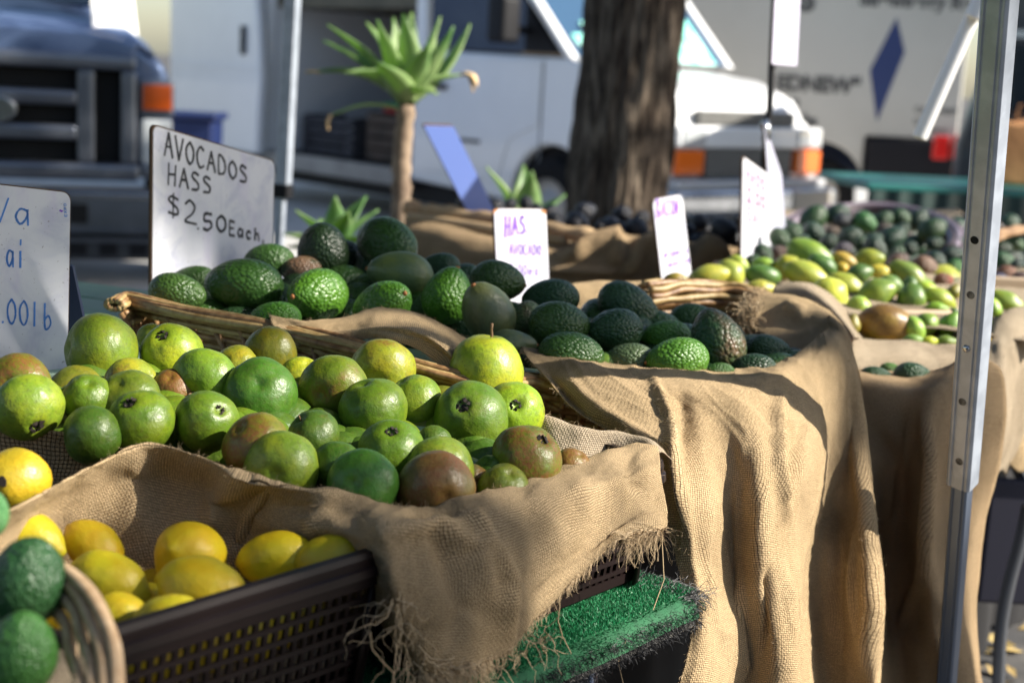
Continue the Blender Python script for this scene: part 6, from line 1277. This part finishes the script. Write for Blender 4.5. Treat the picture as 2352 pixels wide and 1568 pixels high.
LEM = (.62, .48, .012); LEO = (.44, .38, .012)
hL = plane3([(437, 1280, 1.385), (280, 1410, 1.235), (755, 1285, 1.40)])
LM = [
 (437, 1276, 196, 172, 65, 0, LEM, 0, 'upright round lemon in the middle of the lemon crate, against the burlap'),
 (463, 1352, 226, 130, -12, -.03, LEM, 0, 'large lemon lying in front of the upright one'),
 (635, 1283, 194, 112, 8, .0, LEM, 0, 'orange tinted lemon near the crate rim, right of the upright one'),
 (762, 1288, 190, 116, 10, -.02, LEO, 0, 'olive yellow lemon rightmost along the crate rim'),
 (216, 1256, 162, 118, -35, .02, LEM, 0, 'lemon with a pronounced nipple at lower right'),
 (62, 1235, 190, 128, -20, -.02, LEO, 0, 'knobbly lemon behind the blurred near avocado'),
 (248, 1336, 208, 130, -18, -.02, LEO, 0, 'dull greenish lemon left of the large lying one'),
 (276, 1412, 150, 110, -15, -.01, LEO, 0, 'spotted dull lemon low near the crate corner'),
 (390, 1428, 190, 110, 8, -.03, LEO, 0, 'dull lemon lowest along the crate rim'),
 (350, 1370, 80, 70, 0, .04, LEM, 0, 'lemon just visible in the gap between three others'),
 (828, 1256, 90, 44, 0, .0, LEM, 0, 'slice of yellow lemon showing by the torn burlap corner')]
for (cx, cy, w_, h_, ang, sh, col, _, lab) in LM:
    sh -= .06 if cx == 62 else (.05 if cx == 216 else .015)
    P = hL(cx, cy) + ray(cx, cy) * sh; z_ = zc(P); sz = .5 * max(w_, h_) * z_ / FPX * .93; sx = max(.5 * min(w_, h_) * z_ / FPX, sz * .76); a_ = R(ang)
    put('lemon', random.choice(ME_L), P, sx, sz, view_axis(.25, .3, -.9) if ang == 65 else view_axis(math.cos(a_), -math.sin(a_), .15), tuple(v * random.uniform(.93, 1.07) for v in col), .3, lab, 'lemon', 'lemons in the front left crate')
for (x, y) in ((150, 1300), (350, 1300), (360, 1420), (540, 1330), (560, 1380), (200, 1400), (700, 1320), (110, 1330), (320, 1350), (450, 1400), (620, 1350)):
    P = hL(x, y) + ray(x, y) * .055 - Z * .035; put('lemon', random.choice(ME_L), P, .032, .04, (random.gauss(0, 1), random.gauss(0, 1), 0), LEM, .3, 'lemon buried in the lower layer of the lemon crate', 'lemon', 'lemons buried in the crate')
P = WZ(38, 1106, .985); o = put('quince', ME_P[0], P, .034, .036, view_axis(-.05, -.1, .98), (.36, .27, .015), .45, 'single yellow quince with a black blossom scar, between jute sack and burlap at the left', 'quince')
sc_ = MB(); sc_.prism([(.16 * math.cos(t) * (1 + .2 * math.sin(3 * t)), .13 * math.sin(t)) for t in np.linspace(0, 6.283, 14)[:-1]], Vector((0, 0, .9)), X1, Y1, Z * .10); me_ = sc_.mesh('blossom_scar'); me_.materials.append(M_CALYX); child('blossom_scar', me_, o, 0.02)

# papayas, pears and mangos further back (frame of the enlarged study: F = 1493+.3174x, 447.9+.3174y)
def zb_(x0, x1, y0, y1): return 1493 + .1587 * (x0 + x1), 447.9 + .1587 * (y0 + y1), .3174 * (x1 - x0), .3174 * (y1 - y0)
hP = plane3([(1690, 640, 3.1), (2150, 640, 3.3), (1970, 745, 2.80)])
PY = (.31, .34, .05); PG = (.15, .25, .035); PD = (.06, .13, .03); PO = (.20, .20, .03); PB = (.26, .16, .02)
PP = [((290, 570, 515, 655), 10, PY, .3, 'lumpy yellow fruit behind the wicker rim, next to the purple sign'), ((480, 690, 480, 655), -50, PY, .3, 'lumpy yellow fruit leaning right of its lumpy neighbour'), ((560, 725, 445, 560), -35, (.28, .34, .05), .3, 'small green yellow fruit above the lumpy pair'),
 ((690, 940, 508, 655), -8, PD, .3, 'dark green oval fruit left of the long yellow papaya'), ((740, 905, 468, 530), 0, (.2, .33, .05), .1, 'thin sliver of green fruit above the dark green oval'), ((700, 915, 630, 720), 0, PY, .4, 'yellow fruit just above the burlap bundle'), ((900, 1085, 440, 605), 30, (.34, .34, .03), .4, 'yellow fruit with a brown tip left of the green papaya'),
 ((985, 1340, 340, 545), -30, PG, .0, 'large bright green papaya at the top of the papaya heap'), ((1140, 1375, 445, 590), -35, PD, .0, 'darker green lower end fruit against the large green papaya'), ((960, 1320, 495, 690), -28, PY, .35, 'long yellow papaya, upper left part of the diagonal pair'), ((1180, 1430, 600, 870), -52, (.45, .50, .07), .1, 'pale yellow green papaya pointing down to the burlap bundle'),
 ((1320, 1495, 420, 525), -25, (.38, .32, .05), .5, 'yellow mango with orange shoulder near the green papaya'), ((1345, 1435, 488, 575), -30, (.42, .32, .03), .3, 'small orange yellow fruit under the yellow mango'), ((1480, 1690, 395, 525), 0, (.22, .24, .03), .2, 'olive mango at the top right of the heap'), ((1420, 1615, 498, 640), 15, PD, .1, 'round dark green fruit below the olive mango'),
 ((1590, 1750, 505, 605), -12, (.42, .38, .06), .4, 'yellow fruit with a pointed tip right of the round dark green fruit'), ((1280, 1550, 570, 740), -22, (.24, .33, .04), .45, 'green papaya with rusty side and tip pointing right, heap centre'), ((1730, 2010, 500, 650), -35, PG, .15, 'light green papaya at the right back'), ((1660, 1845, 588, 705), -30, (.10, .19, .04), .2, 'mid green pear shaped fruit with its tip to the right'),
 ((1498, 1782, 614, 822), 25, PG, .05, 'large round light green papaya in the middle right'), ((1815, 1945, 600, 710), 80, PD, .05, 'small dark green fruit beside the light green papaya'), ((1935, 2075, 630, 715), -20, (.30, .46, .06), .0, 'sunlit lime fruit at the right'), ((1785, 2003, 655, 848), 85, (.10, .18, .03), .3, 'upright olive green papaya with yellow stripe'),
 ((1980, 2215, 685, 825), -28, (.26, .38, .04), .2, 'yellow tipped green papaya pointing right at the pole'), ((2000, 2160, 778, 862), -5, (.18, .32, .03), .05, 'low lime green fruit under the yellow tipped papaya'), ((1425, 1605, 735, 888), -25, (.26, .44, .07), .0, 'shiny lime fruit beside the yellow green papaya end'), ((1400, 1522, 862, 1012), 80, (.18, .19, .04), .3, 'dull olive fruit at the left of the brown papaya'),
 ((1515, 1888, 800, 1058), -8, PB, .75, 'big brown and yellow ripe papaya at the front of the heap'), ((1850, 1982, 875, 1062), -65, (.22, .38, .06), .05, 'pale green fruit right of the ripe brown papaya'), ((1925, 2085, 855, 1010), 40, PG, .05, 'green fruit below the pale divider strip'), ((2095, 2240, 842, 1035), 60, (.10, .22, .02), .05, 'deep green fruit by the pole'), ((1965, 2080, 1022, 1090), 0, (.34, .48, .03), .0, 'yellow green fruit low at the sack rim'),
 ((2070, 2220, 1028, 1090), 0, (.14, .24, .03), .0, 'mid green fruit low at the sack rim beside the pole'), ((1835, 1970, 1012, 1080), 0, (.12, .24, .04), .0, 'muted green fruit low behind the sack rim'), ((2150, 2245, 640, 765), 60, (.16, .16, .02), .4, 'olive brown fruit touching the pole'), ((105, 275, 562, 660), 0, (.20, .17, .03), .5, 'olive brown fruit beside the foot of the purple sign'), ((2160, 2240, 815, 875), 0, PD, .0, 'dark green fruit behind the pole edge')]
RP = lambda x0, x1, y0, y1: (2124.6 + .16475 * (x0 + x1), 344.5 + .16475 * (y0 + y1), .3295 * (x1 - x0), .3295 * (y1 - y0))
def put_far(box, ang, col, bl, lab, h_, meshes, name, cat, grp, rp=False, sh=0, minasp=.62):
    cx, cy, w_, hh = (RP if rp else zb_)(*box); P = h_(cx, cy) + ray(cx, cy) * sh; z_ = zc(P); k_ = 1.1 if meshes is ME_P else 1.12; w_ *= k_; hh *= k_; sz = .5 * max(w_, hh) * z_ / FPX; sx = max(.5 * min(w_, hh) * z_ / FPX, sz * minasp); a_ = R(ang)
    return put(name, random.choice(meshes), P, sx, sz, view_axis(math.cos(a_), -math.sin(a_), random.uniform(-.1, .2)), tuple(v * random.uniform(.9, 1.1) for v in col), bl, lab, cat, grp)
for (bx, ang, col, bl, lab) in PP: put_far(bx, ang, tuple(min(.6, v * .88) for v in col), bl, lab, hP, ME_P, 'papaya', 'papaya', 'papayas and mangos beyond the big avocados', minasp=.55)
for (bx, ang, col, lab) in (((440, 685, 1000, 1125), -25, PG, 'green papaya just right of the pole, upper'), ((415, 532, 1030, 1195), -70, (.22, .36, .05), 'pale green fruit tucked behind the pole on its right side'), ((405, 465, 1170, 1245), 70, (.3, .46, .06), 'small lime fruit behind the pole, right side'), ((400, 455, 1285, 1355), -50, (.5, .36, .03), 'small yellow fruit low at the right of the pole')):
    put_far(bx, ang, col, .05, lab, hP, ME_P, 'papaya', 'papaya', 'papayas and mangos beyond the big avocados', rp=True)
for k in range(70):
    x = random.uniform(1620, 2290); t = (x - 1620) / 670; y = random.uniform(600 + 10 * t, 680 + 120 * min(1, t * 2)); P = hP(x, y) + ray(x, y) * .12 - Z * .05; r = random.uniform(.038, .055)
    put('papaya', random.choice(ME_P), P, r, r * 1.35, (random.gauss(0, 1), random.gauss(0, 1), random.gauss(0, .4)), random.choice((PG, PD, PO, PY)), .3, 'green or yellow fruit buried in the lower layer of the papaya heap', 'papaya', 'papayas buried in the lower layer')
# two dark avocados and a few in the sack mouth
for (bx, lab, col) in (((1510, 1768, 1240, 1400), 'dark avocado in the sack mouth, left of the pair', AVT), ((1758, 2045, 1212, 1420), 'dark avocado in the sack mouth, right of the pair', AVT), ((1665, 1810, 1212, 1300), 'brighter green avocado peeping between the dark pair in the sack mouth', AVB), ((1455, 1510, 1235, 1310), 'brown avocado edge showing beside the rolled burlap', (.06, .03, .02))):
    cx, cy, w_, hh = zb_(*bx); P = WY(cx, cy, 2.46 + (.07 if col is AVB else 0)); z_ = zc(P); put('avocado', random.choice(ME_A), P, .5 * hh * z_ / FPX * 1.1, .5 * w_ * z_ / FPX, view_axis(1, .1, .1), tuple(v * .8 for v in col), .1, lab, 'avocado', 'avocados in the sack mouth')
# far green avocados
hF = plane3([(1800, 560, 3.75), (2150, 590, 3.75), (1950, 480, 4.6)])
FA = [(860, 1020, 255, 378), (955, 1102, 205, 345), (1080, 1288, 102, 235), (1102, 1268, 208, 332), (1268, 1442, 82, 195), (1335, 1472, 138, 232), (1472, 1648, 128, 272), (1618, 1758, 122, 238), (1636, 1772, 208, 305), (1362, 1532, 238, 372), (1762, 1882, 203, 305), (1852, 2018, 122, 235), (1938, 2138, 198, 308), (1642, 1852, 248, 388), (1548, 1682, 283, 375), (1268, 1372, 233, 295), (1222, 1357, 298, 385), (1338, 1458, 343, 435), (1538, 1722, 328, 455), (1828, 1935, 333, 445), (1718, 1852, 383, 475), (1708, 1872, 438, 535), (1895, 2082, 438, 612), (1982, 2138, 413, 565), (2115, 2255, 373, 485), (2145, 2255, 462, 585), (2060, 2190, 568, 662), (745, 895, 383, 475), (875, 985, 373, 445), (690, 800, 430, 520), (1050, 1160, 290, 380), (1480, 1600, 300, 400), (1740, 1900, 120, 220), (2000, 2120, 300, 400)]
specials = {2: 'blue green avocado with a shining rim, top left of the far heap', 6: 'brightest round green avocado in the far heap', 5: 'violet tinted dark avocado in front of the top of the far heap', 17: 'purple grey avocado above the yellow mango', 22: 'large brown ripe avocado at the right of the far heap', 26: 'red spotted fruit beside the large brown avocado', 12: 'teal avocado resting near the dark basket rim', 11: 'dark avocado under the arc of the dark basket rim', 23: 'dark avocado with an orange stem end beside the large brown one', 25: 'fresh green avocado against the pole'}
colmap = {22: (.11, .055, .03), 26: (.25, .06, .04), 17: (.06, .055, .07), 5: (.04, .04, .05), 21: (.07, .045, .04), 8: (.06, .045, .03), 6: (.03, .12, .03), 25: (.03, .13, .02), 15: (.08, .05, .04), 28: (.08, .045, .035)}
for i, b_ in enumerate(FA):
    put_far(b_, random.uniform(-60, 60), colmap.get(i, random.choice(((.022, .055, .018), (.012, .030, .015), (.013, .038, .022)))), .7 if i in (22, 26, 21) else .15, specials.get(i, 'dark green avocado in the far heap below the dark wicker rim'), hF, ME_AS, 'avocado', 'avocado', 'far heap of green avocados' if i in specials else 'plain dark avocados of the far heap', minasp=.8)
FR = [((468, 625, 722, 832), (.03, .08, .03), 'mid green avocado right of the pole, above the brown ones'), ((452, 578, 858, 968), (.05, .05, .09), 'shiny violet avocado right of the pole'), ((498, 628, 800, 935), (.14, .055, .03), 'red brown avocado right of the pole'), ((618, 700, 838, 970), (.05, .025, .02), 'dark brown avocado at the right frame edge'), ((560, 700, 590, 700), (.05, .11, .05), 'pale green avocado under the wicker rim at the right frame edge'), ((470, 600, 640, 730), (.02, .04, .02), 'blackish avocado right of the pole under the wicker rim'), ((600, 700, 760, 860), (.02, .04, .03), 'dark green avocado at the right frame edge')]
for b_, c_, lab in FR: put_far(b_, random.uniform(-40, 40), c_, .3, lab, hF, ME_AS, 'avocado', 'avocado', 'avocados right of the pole', rp=True, minasp=.8)
for k in range(90):
    x = random.uniform(1760, 2340); y = random.uniform(480, 570 + 40 * (x > 1950)); P = hF(x, y) + ray(x, y) * .10 - Z * .05; r = random.uniform(.034, .042)
    put('avocado', random.choice(ME_AS), P, r, r * 1.2, (random.gauss(0, 1), random.gauss(0, 1), random.gauss(0, .5)), random.choice(((.02, .05, .025), (.015, .03, .02), (.04, .025, .02))), .2, 'dark avocado in the lower layer of the far heap', 'avocado', 'avocados buried in the far heap')
# black avocados of the back row (frame: F = 918.7+.3418x, 424.9+.3418y)
hK = plane3([(1150, 490, 4.25), (1650, 500, 4.3), (1450, 545, 4.0)])
KA = [(555, 745, 98, 200), (785, 915, 88, 165), (1165, 1328, 108, 245), (1085, 1292, 188, 335), (925, 1105, 148, 235), (1410, 1568, 148, 245), (1560, 1685, 178, 262), (1325, 1505, 222, 335), (1495, 1692, 238, 362), (1935, 2082, 188, 305), (2065, 2282, 218, 372), (1295, 1405, 235, 325), (685, 805, 95, 165), (1000, 1105, 178, 265), (1415, 1545, 248, 352), (1895, 1985, 248, 352), (355, 475, 98, 155), (1690, 1790, 200, 300), (2230, 2330, 180, 290), (860, 980, 130, 200), (640, 720, 130, 190), (1020, 1120, 230, 310)]
for i, b_ in enumerate(KA):
    cx = 918.7 + .1709 * (b_[0] + b_[1]); cy = 424.9 + .1709 * (b_[2] + b_[3]); w_ = .3418 * (b_[1] - b_[0]); hh = .3418 * (b_[3] - b_[2]); P = hK(cx, cy); z_ = zc(P); r = .25 * (w_ + hh) * z_ / FPX
    put('avocado', random.choice(ME_AS), P, r * .95, r * 1.1, (random.gauss(0, 1), random.gauss(0, 1), random.gauss(0, .4)), (.008, .009, .016), .0, {2: 'black avocado with a blue sheen at the foot of the tree trunk', 3: 'large black avocado left of the trunk, nearest the burlap roll', 10: 'large black avocado between the purple sign and the narrow white sign', 16: 'black avocado alone at the left under the leaning lilac board'}.get(i, 'nearly black avocado in the back row above the brown burlap'), 'avocado', 'black avocados of the back row')
for k in range(40):
    x = random.uniform(1100, 1700); y = random.uniform(492, 545); P = hK(x, y) + ray(x, y) * .05 - Z * .05; r = .04
    put('avocado', random.choice(ME_AS), P, r, r * 1.1, (random.gauss(0, 1), random.gauss(0, 1), 0), (.008, .009, .014), .0, 'black avocado buried in the back row heap', 'avocado', 'black avocados buried in the back row')
